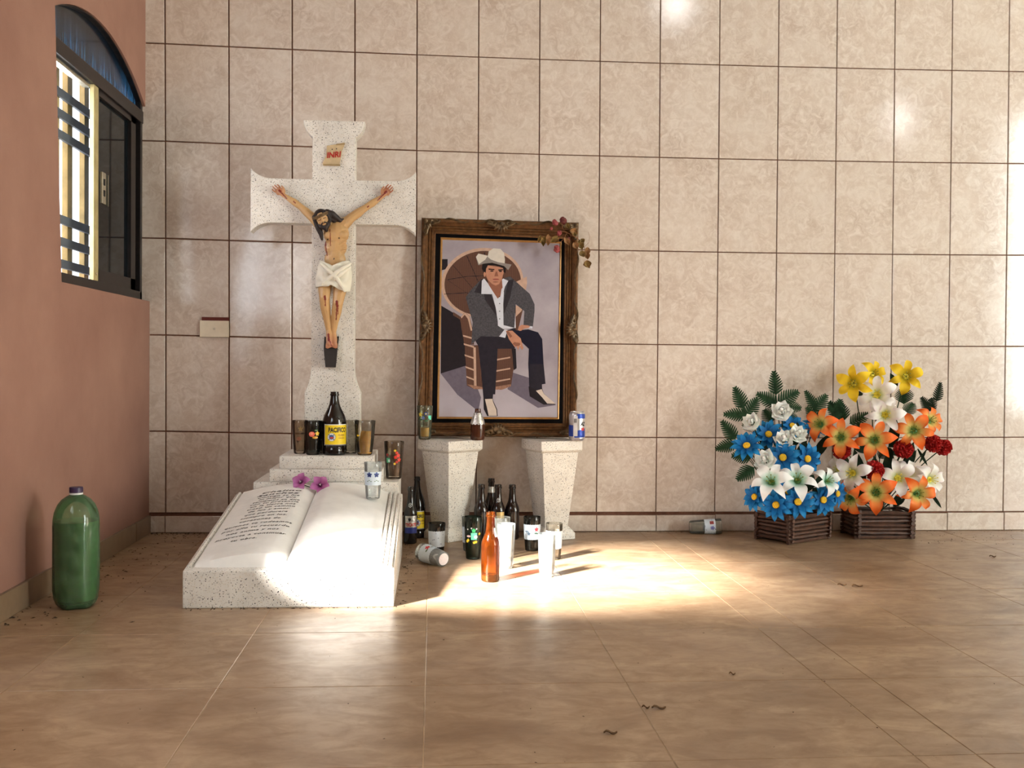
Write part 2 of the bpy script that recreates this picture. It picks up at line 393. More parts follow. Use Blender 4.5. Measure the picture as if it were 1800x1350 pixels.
# left wall with the arched window and an unseen opening shaped to cast the sun patch
WY0, WY1, WZ0, WZS = -0.955, 0.02, 0.925, 1.742
def arch_z(y): return 1.852 - 1.005 + math.sqrt(1.005 ** 2 - (y + 0.535) ** 2)
arch = [(WY0, arch_z(WY0))] + [(y, arch_z(y)) for y in [WY0 + (-.005 - WY0) * k / 16 for k in range(1, 17)]]
hole1 = [(WY1, WZ0), (WY0, WZ0)] + arch + [(WY1, arch[-1][1] - .02)]
hole2 = [(-1.93, 0.62), (-1.66, 0.74), (-1.62, .92), (-1.84, 1.20), (-2.25, 1.47), (-2.8, 1.62), (-3.4, 1.78), (-3.42, 1.72), (-2.95, 1.37), (-2.5, 1.0), (-2.27, 0.85), (-2.12, 0.71)]
outer = [(0.03, -0.05), (0.03, ZC), (YMIN - .3, ZC), (YMIN - .3, -0.05)]
def wx(z): return XL - 0.022 * max(0.0, min(1.0, (z - 0.93) / 0.9))
tris = geometry.tessellate_polygon([[Vector((y, z, 0)) for y, z in q] for q in (outer, hole1, hole2)])
allp = outer + hole1 + hole2; mb = MB()
mb.add([(wx(z), y, z) for y, z in allp], tris)
for off, q in ((0, outer), (4, hole1), (4 + len(hole1), hole2)):
    n = len(q)
    if off: mb.add([(wx(z), y, z) for y, z in q] + [(wx(z) - (.02 if q is hole2 else .06), y, z) for y, z in q], [(k, (k + 1) % n, n + (k + 1) % n, n + k) for k in range(n)])
wl_ = mb.build('wall_left', M_PLASTER, weld=False); tag(wl_, kind='structure')

# the remaining shell, behind the camera
rear_holes = [[(6.9, .3), (8.6, .3), (8.6, 3.2), (6.9, 3.2)], [(5.59, 3.02), (5.73, 3.02), (5.73, 3.33), (5.59, 3.33)], [(3.26, 4.06), (3.5, 4.06), (3.5, 4.34), (3.26, 4.34)]]
ro = [(-.5, -.05), (XMAX, -.05), (XMAX, ZC), (-.5, ZC)]
tris = geometry.tessellate_polygon([[Vector((a, b, 0)) for a, b in q] for q in [ro] + rear_holes])
mb = MB(); ap = ro + [p for q in rear_holes for p in q]; mb.add([(a, YMIN, b) for a, b in ap], tris)
tag(mb.build('wall_rear', M_WHITEWALL, weld=False), kind='structure')
tag(MB().box((XMAX, YMIN, -.05), (XMAX + .1, .3, ZC)).build('wall_right', M_WHITEWALL), kind='structure')
tag(MB().box((-.5, YMIN, ZC), (XMAX + .1, .3, ZC + .1)).build('ceiling', M_CEIL), kind='structure')

# unseen block added outside to keep the sun off the visible window
tag(MB().box((-1.35, -2.0, -0.05), (-1.0, -0.75, 3.4)).build('added_sun_blocker', M_WHITEWALL), kind='structure')

# unseen bars added across the side opening to dim parts of the sun patch
w2 = empty('sun_dimming_bars', (-0.10, -2.3, 0.6)); tag(w2, kind='structure')
for k in range(14):
    y_ = -1.58 - .052 * k if k < 8 else -2.98 - .075 * (k - 8)
    MB().box((-0.125, y_ - .013, 0.45), (-0.10, y_ + .013, 1.95)).build('upright_bar', M_CREAM, w2, mtx=Matrix.Translation(w2.location).inverted())

# ================================================================= ARCHED WINDOW (left wall)
win = empty('window_1', (-0.085, -0.5, 0.925)); tag(win, kind='structure')
WX = -0.088
IW = Matrix.Translation(win.location).inverted()
def wpart(mb, name, m, parent=win, smooth=False): 
    return mb.build(name, m, parent, smooth, mtx=(IW if parent is win else Matrix.Identity(4)))
def wbox(y0, y1, z0, z1, x0=-0.125, x1=WX, ch=0.002): return MB().box((x0, y0, z0), (x1, y1, z1), ch=ch)
ZT0, ZT1 = 1.628, 1.676              # transom
wpart(wbox(-1.02, 0.0, 0.925, 0.962), 'bottom_rail', M_BRONZE)
wpart(wbox(-1.02, 0.0, ZT0, ZT1, x1=WX + .004), 'transom', M_BRONZE)
wpart(wbox(-0.026, 0.003, 0.925, 1.80), 'jamb', M_BRONZE)
wpart(wbox(-1.03, -0.985, 0.925, 1.80), 'jamb', M_BRONZE)
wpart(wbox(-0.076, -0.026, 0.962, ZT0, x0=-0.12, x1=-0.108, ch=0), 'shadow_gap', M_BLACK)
def az2(y): return arch_z(max(-1.05, min(0.0, y)) ) + 0.03
ar = [(-1.02 + 1.02 * k / 20) for k in range(21)]
mb = MB()
mb.prism([(y, az2(y) + .02) for y in ar] + [(y, az2(y) - 0.035) for y in ar[::-1]], lambda a, b, d: (d, a, b), -0.125, WX)
wpart(mb, 'arch_frame', M_BRONZE)
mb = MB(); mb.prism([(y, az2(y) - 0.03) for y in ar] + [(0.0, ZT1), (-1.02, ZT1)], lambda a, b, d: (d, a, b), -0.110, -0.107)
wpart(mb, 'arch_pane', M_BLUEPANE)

# sliding sash, pushed to the far side
sash = wpart(wbox(-0.572, -0.524, 0.962, ZT0, x0=-0.102, x1=WX), 'sash_stile', M_CREAM)
mb = MB(); mb.box((-0.12, -0.52, 0.962), (WX - .004, -0.076, 1.005)); mb.box((-0.12, -0.52, ZT0 - .022), (WX - .004, -0.076, ZT0))
mb.box((-0.12, -0.52, 0.962), (WX - .004, -0.505, ZT0)); mb.box((-0.12, -0.135, 0.962), (WX - .004, -0.076, ZT0))
sash_f = wpart(mb, 'sash_frame', M_BRONZE)
pane = MB().box((-0.108, -0.507, 1.0), (-0.105, -0.13, ZT0 - .018)).build('pane', M_SMOKE, sash_f)
lat = wpart(MB().box((WX - .004, -0.502, 1.235), (WX + .006, -0.462, 1.345), ch=.002), 'latch', M_CHROME)
for z0, z1 in ((1.262, 1.283), (1.300, 1.322)):
    MB().box((WX + .0055, -0.488, z0), (WX + .0075, -0.474, z1)).build('latch_slot', M_BLACK, lat)
wpart(MB().box((WX - .004, -0.430, 1.235), (WX + .003, -0.424, 1.345)), 'pull_edge', M_CHROME)
wpart(MB().lathe([(0, 0), (.005, 0), (.005, .003), (0, .003)], 12, m=Matrix.Translation((WX, -0.55, 0.985)) @ Matrix.Rotation(math.pi / 2, 4, 'Y')), 'screw', M_CHROME)
wpart(MB().box((-0.12, -1.0, ZT0 - .016), (WX - .01, -0.585, ZT0 - .004)), 'upper_track', M_CHROME)
# security grille outside the glass
GX = -0.20
for y in (-1.16, -0.93, -0.81, -0.625, -0.50, -0.33):
    wpart(MB().box((GX - .02, y, 0.93), (GX, y + 0.048, 1.80), ch=.002), 'upright_bar', M_CREAM)
for z in (1.575, 1.505, 1.435, 1.150, 1.075, 1.0):
    wpart(MB().box((GX, -1.3, z), (GX + .012, -0.05, z + 0.030), ch=.002), 'grille_slat', M_GREYSTEEL)

# blank cover plate on the tiles
plate = empty('wall_plate', (0.197, -0.001, 0.785)); tag(plate, 'blank cream cover plate set into the tiled wall below the window', 'cover plate')
MB().box((-0.057, -0.010, 0), (0.057, 0.001, 0.066), ch=.002).build('plate', mat('cream_plastic', (222, 208, 184), 0.4, var=0.05), plate)
MB().box((-0.050, -0.004, 0.066), (0.057, 0.001, 0.080)).build('slot', mat('dark_red_slot', (96, 34, 26), 0.8), plate)
MB().lathe([(0, 0), (.005, 0), (.005, .0015), (0, .0015)], 12, m=Matrix.Translation((0, -0.010, 0.033)) @ Matrix.Rotation(math.pi / 2, 4, 'X')).build('screw', mat('plate_screw', (204, 190, 166), 0.4), plate)

# ================================================================= OPEN BOOK GRAVE SLAB
BX0, BX1, BY0, BY1 = 0.382, 0.966, -1.275, -0.508
book = empty('book_tombstone', (0.674, -1.275, 0)); tag(book, 'white speckled tombstone shaped as an open book with engraved text', 'tombstone')
IB = Matrix.Translation(book.location).inverted()
zf, zb = 0.104, 0.222
mb = MB(); mb.add([(BX0, BY0, 0), (BX1, BY0, 0), (BX1, BY1, 0), (BX0, BY1, 0), (BX0, BY0, zf), (BX1, BY0, zf), (BX1, BY1, zb), (BX0, BY1, zb)],
                  [(0, 3, 2, 1), (4, 5, 6, 7), (0, 1, 5, 4), (1, 2, 6, 5), (2, 3, 7, 6), (3, 0, 4, 7)])
bm = bmesh.new(); me = mb.mesh('slab', M_TERR); bm.from_mesh(me); bmesh.ops.bevel(bm, geom=bm.edges[:], offset=.004, segments=2, affect='EDGES', profile=.6); bm.to_mesh(me); bm.free()
link('slab', me, book, IB)
M_PAGE = mat('white_marble_dust_page', (238, 235, 230), 0.5, var=0.05, scale=18, bump=0.02)
GUT = 0.664
def base_z(Y): return zf + (zb - zf) * (Y - BY0) / (BY1 - BY0)
def page_h(u):      # u 0 outer edge .. 1 gutter
    return 0.006 + 0.030 * math.sin(min(1, u * 1.12) * math.pi * 0.62) * (1 - max(0, (u - .80) / .2) ** 2 * .80)
PY0, PY1 = -1.236, -0.512
def page_pt(side, u, v):
    Y = PY0 + (PY1 - PY0) * v
    X = (BX0 + .026 + (GUT - BX0 - .026) * u) if side < 0 else (BX1 - .050 - (BX1 - .050 - GUT) * u)
    return Vector((X, Y, base_z(Y) + page_h(u) + (0.004 if side > 0 and u > .1 else 0)))
for side, nm in ((-1, 'left'), (1, 'right')):
    mb = MB(); nu, nv = 28, 12; vs_ = []
    for b in range(nv + 1):
        for a in range(nu + 1): vs_.append(page_pt(side, a / nu, b / nv))
    fs_ = [(b * (nu + 1) + a, b * (nu + 1) + a + 1, (b + 1) * (nu + 1) + a + 1, (b + 1) * (nu + 1) + a) for b in range(nv) for a in range(nu)]
    mb.add(vs_, fs_)
    for v in (0, 1):      # front and back edges of the page block
        t = [page_pt(side, a / nu, v) for a in range(nu + 1)]; d = [Vector((p.x, p.y + (-.012 if v == 0 else 0), base_z(p.y) - .004)) for p in t]
        mb.add(t + d, [(a, a + 1, nu + 2 + a, nu + 1 + a) for a in range(nu)])
    t = [page_pt(side, 0, b / nv) for b in range(nv + 1)]; d = [Vector((p.x, p.y, base_z(p.y) - .004)) for p in t]
    mb.add(t + d, [(b, b + 1, nv + 2 + b, nv + 1 + b) for b in range(nv)])
    mb.build('page_block', M_PAGE, book, True, IB, angle=50)
for k, (dx, dz) in enumerate(((0.040, .004), (0.026, .0015), (0.012, -.002))):      # page-edge ridges along the right side
    mb = MB(); x0 = BX1 - dx
    pts = [(x0, PY0 - .012 * k + (PY1 - PY0 + .012 * k) * t / 6, base_z(PY0 + (PY1 - PY0) * t / 6) + dz) for t in range(7)]
    mb.tube(pts, .0058, 8); mb.build('page_edge', M_TERR, book, True, IB)
mb = MB(); mb.tube([(BX0 + .013, PY0 - .01, base_z(PY0) + .001), (BX0 + .013, PY1, base_z(PY1) + .001)], .006, 8); mb.build('page_edge', M_TERR, book, True, IB)
lines = [('Chalino', .880, .034, .56), ('Sanchez', .838, .034, .53), ('Contigo se fue', .800, .021, .555), ('lo mejor que', .768, .021, .555), ('teniamos ya que', .733, .021, .555),
         ('con tu presencia', .70, .021, .545), ('en la tierra nos', .664, .021, .54), ('trazo un camino', .628, .021, .535), ('de luz y amor', .590, .021, .52),
         ('que perdurara', .545, .021, .51), ('siempre en los.', .50, .021, .505), ('corazones de', .452, .021, .48), ('quienes te rodeamos', .400, .0215, .485),
         ('por ello tu recuerdo', .350, .0215, .48), ('nos anima y nos', .300, .0215, .465), ('proyecta a continuar', .248, .0215, .47), ('tu obra.', .195, .0215, .42)]
M_ENGR = mat('dark_engraving', (60, 56, 54), 0.8); W = GUT - BX0 - .026; H = PY1 - PY0
for s, v, sz, uc in lines:
    tv, tf = text_shape(s, sz, 0.25, 0.0003 if sz < .03 else .0007, 1.12)
    wmax = max(abs(a) for a, b in tv) * 2; sx = min(1.0 if sz < .03 else 1.15, .215 / wmax)
    mb = MB(); mb.add([page_pt(-1, uc + a * sx / W + (b * .0), v + b * (.98 if sz < .03 else .74) / H) + Vector((0, 0, .0009)) for a, b in tv], tf)
    mb.build('engraved_line', M_ENGR, book, mtx=IB, weld=False)

# ================================================================= STEPPED BASE AND CROSS
CXM, TY0, TY1 = 0.695, -0.500, -0.20
ped = empty('cross_monument', (CXM, -0.35, 0)); tag(ped, 'tall white speckled stone cross with flared ends on a stepped base', 'cross')
IP = Matrix.Translation(ped.location).inverted()
for k, (hw, z0, z1, yf) in enumerate(((0.256, 0.0, 0.262, TY0), (0.200, 0.262, 0.308, TY0 + .001), (0.166, 0.308, 0.354, TY0 + .002))):
    MB().box((CXM - hw, yf, z0), (CXM + hw, TY1 - .002 * k, z1), ch=.004).build('step', M_TERR, ped, True, IP, angle=30)
def arc(p0, p1, bulge, n=6):
    out = []
    for k in range(n + 1):
        t = k / n; x = p0[0] + (p1[0] - p0[0]) * t; z = p0[1] + (p1[1] - p0[1]) * t
        dx, dz = p1[0] - p0[0], p1[1] - p0[1]; b = bulge * 4 * t * (1 - t); out.append((x - dz * b, z + dx * b))
    return out
h = []      # right half outline from the top centre clockwise
h += arc((.114, 1.592), (.080, 1.530), .12)
h += [(.080, 1.372)]
h += arc((.224, 1.372), (.306, 1.408), -.10)[0:1] + arc((.224, 1.372), (.306, 1.408), -.12)[1:]
h += arc((.306, 1.172), (.224, 1.207), -.12)
h += [(.080, 1.207), (.080, .665)] + arc((.080, .665), (.104, .575), -.06)[1:]
h += [(.105, .354)]
poly = [(CXM + a, b) for a, b in h] + [(CXM - a, b) for a, b in h[::-1]]
CY = -0.300
mb = MB(); mb.prism(poly, lambda a, b, d: (a, d, b), CY, CY + .065)
me = mb.mesh('cross_body', M_TERR); bm = bmesh.new(); bm.from_mesh(me)
ed = [e for e in bm.edges if abs(e.verts[0].co.y - e.verts[1].co.y) < 1e-5]
bmesh.ops.bevel(bm, geom=ed, offset=.003, segments=2, affect='EDGES', profile=.6); bm.to_mesh(me); bm.free()
link('cross_body', me, ped, IP)

# title scroll
sc = empty('title_scroll', on_y(587, 291, CY)); tag(sc, 'small curled cream scroll lettered in red on the cross top', 'sign')
IS = Matrix.Translation(sc.location).inverted()
q = [on_y(x, y, CY) for x, y in ((567, 288), (573.5, 274), (575, 257), (591, 254.5), (606, 251), (605, 258), (602, 263), (597, 289), (583, 290.5), (570, 291.5))]
mb = MB(); mb.prism([(p.x, p.z) for p in q], lambda a, b, d: (a, d + .006 * math.sin((b - 1.42) * 60) * .3, b), CY - .0065, CY - .0006)
mb.build('scroll', mat('aged_cream_resin', (190, 166, 128), 0.6, var=0.15), sc, mtx=IS)
M_SE = mat('scroll_edge', (160, 136, 96), 0.6)
for a, b in (((568, 289.5), (598, 290.5)), ((591, 254), (606, 253))):
    MB().tube([on_y(*a, CY - .008), on_y(*b, CY - .008)], .003, 8).build('curled_edge', M_SE, sc, True, IS)

tv, tf = text_shape('INRI', .030, .12, .0008, 1.0); c0 = on_y(586.5, 272.5, CY - .0085)
mb = MB().add([(c0.x + a * .92, c0.y, c0.z + b + a * .10) for a, b in tv], tf); mb.build('lettering', mat('red_paint', (170, 30, 24), 0.5), sc, mtx=IS, weld=False)
M_NAIL = mat('nail_black', (40, 32, 28), 0.5)
for x, y in ((584, 262.5), (591.5, 261.5)): MB().ball(on_y(x, y, CY - .0075), .0022, nu=8, nv=6).build('nail', M_NAIL, sc, True, IS)

# ================================================================= CRUCIFIED FIGURE (painted statue)
def fp(x, y, d): return on_y(x, y, CY - d)
fig = empty('crucified_figure', fp(583, 612, 0)); tag(fig, 'painted figure with white loincloth nailed to the speckled cross, arms outstretched', 'statue')
IF = Matrix.Translation(fig.location).inverted()
def capsule(mb, a, b, ra, rb, n=10):
    a, b = Vector(a), Vector(b); mb.ball(a, ra, nu=n, nv=8); mb.ball(b, rb, nu=n, nv=8)
    mb.tube([a.lerp(b, t / 4) for t in range(5)], [ra + (rb - ra) * t / 4 for t in range(5)], n)
def chain(mb, pts, n=10):
    for (a, ra), (b, rb) in zip(pts[:-1], pts[1:]): capsule(mb, a, b, ra, rb, n)
body = MB()
body.ball(fp(591, 411, .036), (.048, .030, .044)); body.ball(fp(590, 434, .034), (.042, .026, .044)); body.ball(fp(589, 456, .034), (.040, .026, .036)); body.ball(fp(588, 476, .036), (.045, .029, .038))
body.ball(fp(580, 413, .057), (.022, .009, .015)); body.ball(fp(602, 412, .055), (.024, .010, .016))
for k in range(4):      # rib arches
    for s_ in (-1, 1):
        chain(body, [(fp(591 + s_ * 6, 424 + k * 5.2, .0575 - .002 * k), .0030), (fp(591 + s_ * 12.5, 421 + k * 5.5, .0535), .0032), (fp(591 + s_ * 18, 419 + k * 6, .043), .0026)], 8)
body.ball(fp(590, 447, .054), (.020, .008, .020))
chain(body, [(fp(588, 402, .034), .019), (fp(574, 393, .044), .0135)])
chain(body, [(fp(585, 399, .030), .020), (fp(606, 392, .028), .022)]); chain(body, [(fp(585, 399, .030), .018), (fp(558, 390, .028), .020)])
# arms: shoulder, biceps, elbow, forearm, wrist
chain(body, [(fp(603, 396, .028), .023), (fp(617, 383, .026), .0175), (fp(630, 374, .024), .0165), (fp(643, 365, .021), .0125), (fp(655, 357, .019), .0135), (fp(671, 346, .015), .0078)])
chain(body, [(fp(563, 396, .028), .021), (fp(548, 381, .026), .0165), (fp(538, 372, .024), .0155), (fp(529, 364, .021), .0120), (fp(517, 355, .019), .0130), (fp(500, 344, .015), .0078)])
def hand(mb, wx_, wy, ang, thumb):
    """palm and five curled fingers, pixel frame; ang = direction of the fingers in the picture"""
    ca, sa = math.cos(ang), math.sin(ang)
    P = lambda l, w, d: fp(wx_ + ca * l - sa * w, wy + sa * l + ca * w, d)
    chain(mb, [(P(0, 0, .014), .0080), (P(6, 0, .014), .0100), (P(11, 0, .013), .0085)], 10)
    mb.ball(P(10, -3.8, .0125), .0080); mb.ball(P(10, 3.8, .0125), .0080)
    for w, L in ((-5.6, 9.5), (-1.9, 12.0), (1.9, 11.4), (5.5, 8.4)):
        chain(mb, [(P(12, w * .9, .0125), .0036), (P(13 + L * .45, w * 1.12, .021), .0031), (P(13 + L * .85, w * 1.12, .027), .0028), (P(13 + L * 1.0, w * 1.05, .025), .0024)], 8)
    chain(mb, [(P(4, thumb * 5, .014), .0055), (P(9, thumb * 9.0, .021), .0040), (P(14, thumb * 9.4, .027), .0033)], 8)
hand(body, 672, 345, math.atan2(-14, 13), -1)
hand(body, 499, 343.5, math.atan2(-14, -15), 1)
# legs
chain(body, [(fp(575, 484, .040), .028), (fp(571, 505, .052), .0245), (fp(570.5, 524, .066), .0195), (fp(572, 541, .054), .0190), (fp(575, 560, .042), .0145), (fp(578, 583, .030), .0100)])
chain(body, [(fp(601, 486, .040), .028), (fp(598, 508, .052), .0250), (fp(594, 532, .066), .0195), (fp(591.5, 548, .054), .0190), (fp(588.5, 566, .040), .0140), (fp(586, 585, .026), .0100)])
for x0, x1, d0, w in ((578, 578.5, .034, -1), (586, 587.5, .024, 1)):      # crossed feet pointing down
    chain(body, [(fp(x0, 583, d0), .0105), (fp(x1, 597, d0 + .014), .0115), (fp(x1, 604, d0 + .018), .0105)])
    for k in range(5):
        chain(body, [(fp(x1 - 4.2 + 2.1 * k, 604, d0 + .019), .0036), (fp(x1 - 4.6 + 2.3 * k, 611.5 - abs(k - (1 if w < 0 else 3)) * .9, d0 + .023), .0034 if k else .004)], 8)
# head: bowed and tilted
HU = Vector((-.40, -.20, .90)).normalized(); HF = Vector((.16, -.90, -.42)); HF = (HF - HU * HF.dot(HU)).normalized(); HR = HF.cross(HU).normalized()
HM = Matrix((HR, HF, HU)).transposed(); HC = fp(566.5, 384.5, .062)
def hp(r, f, u): return HC + HM @ Vector((r, f, u))
body.ball(HC, (.0235, .028, .031), HM); body.ball(hp(0, .008, -.016), (.0175, .020, .022), HM)
chain(body, [(hp(0, .026, .006), .0035), (hp(0, .033, -.006), .0045), (hp(0, .030, -.009), .004)], 8)
for s_ in (-1, 1):
    chain(body, [(hp(s_ * .004, .026, .0075), .0032), (hp(s_ * .013, .021, .008), .0034)], 8); body.ball(hp(s_ * .0095, .0235, .001), (.0048, .004, .0032), HM)
    body.ball(hp(s_ * .013, .017, -.009), .007); body.ball(hp(s_ * .0235, -.002, -.003), (.003, .006, .008), HM)
body.ball(hp(0, .027, -.0165), (.0065, .003, .0024), HM)

M_SKIN = NT('painted_plaster_flesh'); at_ = M_SKIN.n.new('ShaderNodeAttribute'); at_.attribute_name = 'paint'
M_SKIN.P(Base_Color=M_SKIN.mix(M_SKIN.ramp(M_SKIN.noise(M_SKIN.coord(), 60, 4), [(.4, (0, 0, 0)), (.8, (.35, .35, .35))]), at_.outputs['Color'], srgb(176, 132, 84)), Roughness=0.42); M_SKIN = M_SKIN.m
bo = remeshed(body, 'body', M_SKIN, 0.0016, fig, 4, IF)
# hand-painted flesh, wounds and facial features (paint on the statue)
strokes = [((571, 521), (571.5, 526), 2.6), ((571.5, 526), (572, 537), 1.1), ((592, 530), (592, 536), 2.8), ((592, 536), (591, 562), 1.2), ((594, 536), (594, 552), .9),
           ((571, 424), (572, 431), 2.4), ((572, 431), (575, 449), 1.2), ((577, 588), (578, 598), 2.6), ((579, 598), (583, 608), 1.3), ((491, 335), (493, 337), 2.6), ((493, 337), (504, 349), 1.2),
           ((679, 337), (677, 339), 2.8), ((677, 339), (664, 352), 1.2), ((648, 362), (646, 364), 1.2), ((516, 354), (519, 357), 1.0), ((580, 403), (581, 432), .7), ((622, 391), (623, 393), 1.4), ((577, 389), (576, 393), .8)]
dark = [((576, 421), (576, 421), 1.5), ((596, 418.5), (596, 418.5), 1.5), ((587, 455), (587, 455), 1.4)]
def seg_px(p, a, b):
    ax, ay = a; bx_, by_ = b; dx, dy = bx_ - ax, by_ - ay; L = dx * dx + dy * dy
    t = max(0, min(1, ((p[0] - ax) * dx + (p[1] - ay) * dy) / L)) if L else 0
    return math.hypot(p[0] - ax - t * dx, p[1] - ay - t * dy)
me = bo.data; ca_ = me.color_attributes.new('paint', 'FLOAT_COLOR', 'POINT'); org = fig.location
flesh = Vector(srgb(196, 156, 106)[:3]); pink = Vector(srgb(170, 96, 78)[:3]); blood = Vector(srgb(116, 20, 18)[:3]); brown = Vector(srgb(60, 36, 24)[:3])
cols = []
HI = HM.transposed()
for v in me.vertices:
    w = v.co
    d = w - CAM; z = d.dot(FWD); p = (900 + F_PX * d.dot(RIGHT) / z, 675 - F_PX * d.dot(UPV) / z)
    c = flesh.copy()
    ext = max(0, min(1, (36 - min(math.hypot(p[0] - 478, p[1] - 326), math.hypot(p[0] - 688, p[1] - 328), math.hypot(p[0] - 582, p[1] - 612) * 1.1)) / 26))
    c = c.lerp(pink, ext * .75)
    if v.normal.y < .35:
        jit = noise.noise(w * 260) * .5
        m_ = min((seg_px(p, a, b) - r * .72 for a, b, r in strokes))
        if m_ + jit < 0.2: c = blood.copy()
        m_ = min((seg_px(p, a, b) - r for a, b, r in dark))
        if m_ < 0: c = brown.copy()
    l = HI @ (w - HC)
    if l.length < .05 and l.y > .012:
        for s_ in (-1, 1):
            if abs(l.x - s_ * .0095) < .0055 and abs(l.z - .0002 + abs(l.x - s_ * .0095) * .15) < .0011: c = brown.copy()
            if abs(l.x - s_ * .0095) < .0075 and abs(l.z - .0088) < .0014: c = brown.copy()
        if abs(l.x) < .0065 and abs(l.z + .0168) < .0011: c = Vector(srgb(110, 40, 34)[:3])
    cols += [c.x, c.y, c.z, 1]
ca_.data.foreach_set('color', cols)

M_HAIR = mat('dark_brown_painted_hair', (34, 20, 16), 0.6, var=0.35, scale=90, bump=0.4)
hair = MB()
hair.ball(hp(0, -.006, .010), (.0275, .0275, .0275), HM); hair.ball(hp(0, -.014, -.006), (.027, .020, .026), HM)
for s_ in (-1, 1): chain(hair, [(hp(s_ * .019, .012, .019), .008), (hp(s_ * .0245, .006, .002), .0075), (hp(s_ * .023, .004, -.018), .007)])
chain(hair, [(fp(575, 373, .060), .012), (fp(584, 377, .054), .0135), (fp(592, 383, .048), .011), (fp(598, 388, .045), .0085), (fp(604, 386, .042), .005)])
chain(hair, [(fp(577, 380, .052), .012), (fp(588, 388, .046), .009)])
chain(hair, [(fp(556, 390, .060), .010), (fp(560, 401, .062), .0115), (fp(564, 411, .060), .009), (fp(566, 421, .058), .005)])
chain(hair, [(fp(553, 382, .054), .010), (fp(557, 397, .056), .009)])
remeshed(hair, 'hair', M_HAIR, 0.0022, fig, 2, IF)
beard = MB()
chain(beard, [(hp(-.019, .010, -.012), .006), (hp(-.014, .018, -.025), .0085), (hp(0, .021, -.033), .0105), (hp(.014, .018, -.025), .0085), (hp(.019, .010, -.012), .006)])
chain(beard, [(hp(0, .022, -.032), .010), (hp(.002, .018, -.043), .007)]); chain(beard, [(hp(-.0125, .0235, -.0205), .0032), (hp(-.006, .0275, -.0140), .0026), (hp(0, .029, -.0128), .0020), (hp(.006, .0275, -.0140), .0026), (hp(.0125, .0235, -.0205), .0032)], 8)
remeshed(beard, 'beard', M_HAIR, 0.0017, fig, 2, IF)
crown = MB(); rr = random.Random(7)
for k in range(3):
    pts = []
    for i in range(41):
        a = 2 * math.pi * i / 40; ph = a * 4 + k * 2.1
        R_ = 1.06 + .05 * math.sin(ph); pts.append(hp(.0265 * R_ * math.cos(a), .0295 * R_ * math.sin(a), .013 + .0042 * math.cos(ph)))
    crown.tube(pts, .0024, 6, cap=False)
for i in range(16):
    a = 2 * math.pi * i / 16 + rr.uniform(-.1, .1); p0 = hp(.029 * math.cos(a), .032 * math.sin(a), .013); p1 = p0 + (p0 - HC).normalized() * .008 + HM @ Vector((0, 0, rr.uniform(-.006, .008)))
    crown.tube([p0, p1], [.0018, .0004], 5)
crown.build('crown_of_thorns', mat('bronze_brown_thorns', (112, 88, 56), 0.5, 0.2, var=0.4, scale=80), fig, True, IF, weld=False)
# loincloth
def ell(t, x, y, rx, ry, d): 
    c = fp(x, y, d); return Vector((c.x + rx * math.cos(t), c.y + ry * math.sin(t), c.z))
vs_ = []; nA, nR = 56, 16
for r in range(nR + 1):
    v = r / nR
    for k in range(nA):
        t = 2 * math.pi * k / nA; front = max(0, -math.sin(t)); sx = math.cos(t)
        topy = 459 + 10 * front * max(0.0, 1 - abs(sx + .1)) ** 1.2; boty = 505 + 16 * max(0, sx) * (.35 + .65 * front) - 2 * front
        if sx < -.2: boty += 2
        y = topy + (boty - topy) * v
        x = 588.5 + (y - 459) * -.06; rx = (.054 + .010 * math.sin(v * math.pi * .75)); ry = .041 + .010 * v
        fold = math.sin((sx * 3.2 + v * 5.2) * 2.6) * .0042 * front + math.sin((sx * 2.6 - v * 5.5) * 3.1) * .0030 * front + .0016 * math.sin(t * 9 + v * 3)
        p = ell(t, x, y, rx + fold, ry + fold, .042); p.y = min(p.y, CY - .001); vs_.append(p)
fs_ = [(r * nA + k, r * nA + (k + 1) % nA, (r + 1) * nA + (k + 1) % nA, (r + 1) * nA + k) for r in range(nR) for k in range(nA)]
cl = MB().add(vs_, fs_)
M_CLOTH = mat('white_painted_cloth', (226, 220, 204), 0.55, var=0.08, scale=30)
lo = cl.build('loincloth', M_CLOTH, fig, True, IF, angle=80)
so = lo.modifiers.new('thickness', 'SOLIDIFY'); so.thickness = .003; so.offset = 0
for pts in ([(563, 463, .080), (576, 474, .096), (592, 489, .100), (606, 512, .092)], [(616, 463, .082), (601, 473, .098), (585, 484, .100), (566, 499, .090)], [(615, 470, .084), (600, 481, .099), (588, 492, .099)]):
    m_ = MB(); chain(m_, [(fp(q[0], q[1], q[2] - .0035), .0085 if 0 < i < len(pts) - 1 else .0045) for i, q in enumerate(pts)], 8); remeshed(m_, 'fold', M_CLOTH, .002, lo, 4)
m_ = MB(); chain(m_, [(fp(561, 478, .05), .010), (fp(559, 496, .045), .009), (fp(559, 513, .04), .005)], 8); remeshed(m_, 'hanging_knot', M_CLOTH, .002, lo, 3)
# foot rest block
q = [(569, 594), (595, 591), (592, 616), (592, 646), (572, 645.5), (569, 614)]
pa = [fp(570, 592, 0), fp(596, 591, 0), fp(590, 646, 0), fp(572, 645.5, 0)]; pb = [fp(570, 593, .020), fp(596, 592, .020), fp(593, 613, .046), fp(590.5, 645, .046), fp(572, 645, .046), fp(569, 613, .046)]
mb = MB().add(pa + pb, [(0, 1, 2, 3), (4, 5, 6, 9), (9, 6, 7, 8), (0, 4, 5, 1), (1, 5, 6, 7, 2), (2, 7, 8, 3), (0, 3, 8, 9, 4)])
mb.build('foot_block', mat('black_brown_wood', (36, 28, 26), 0.6, var=.3, scale=50), fig, mtx=IF)

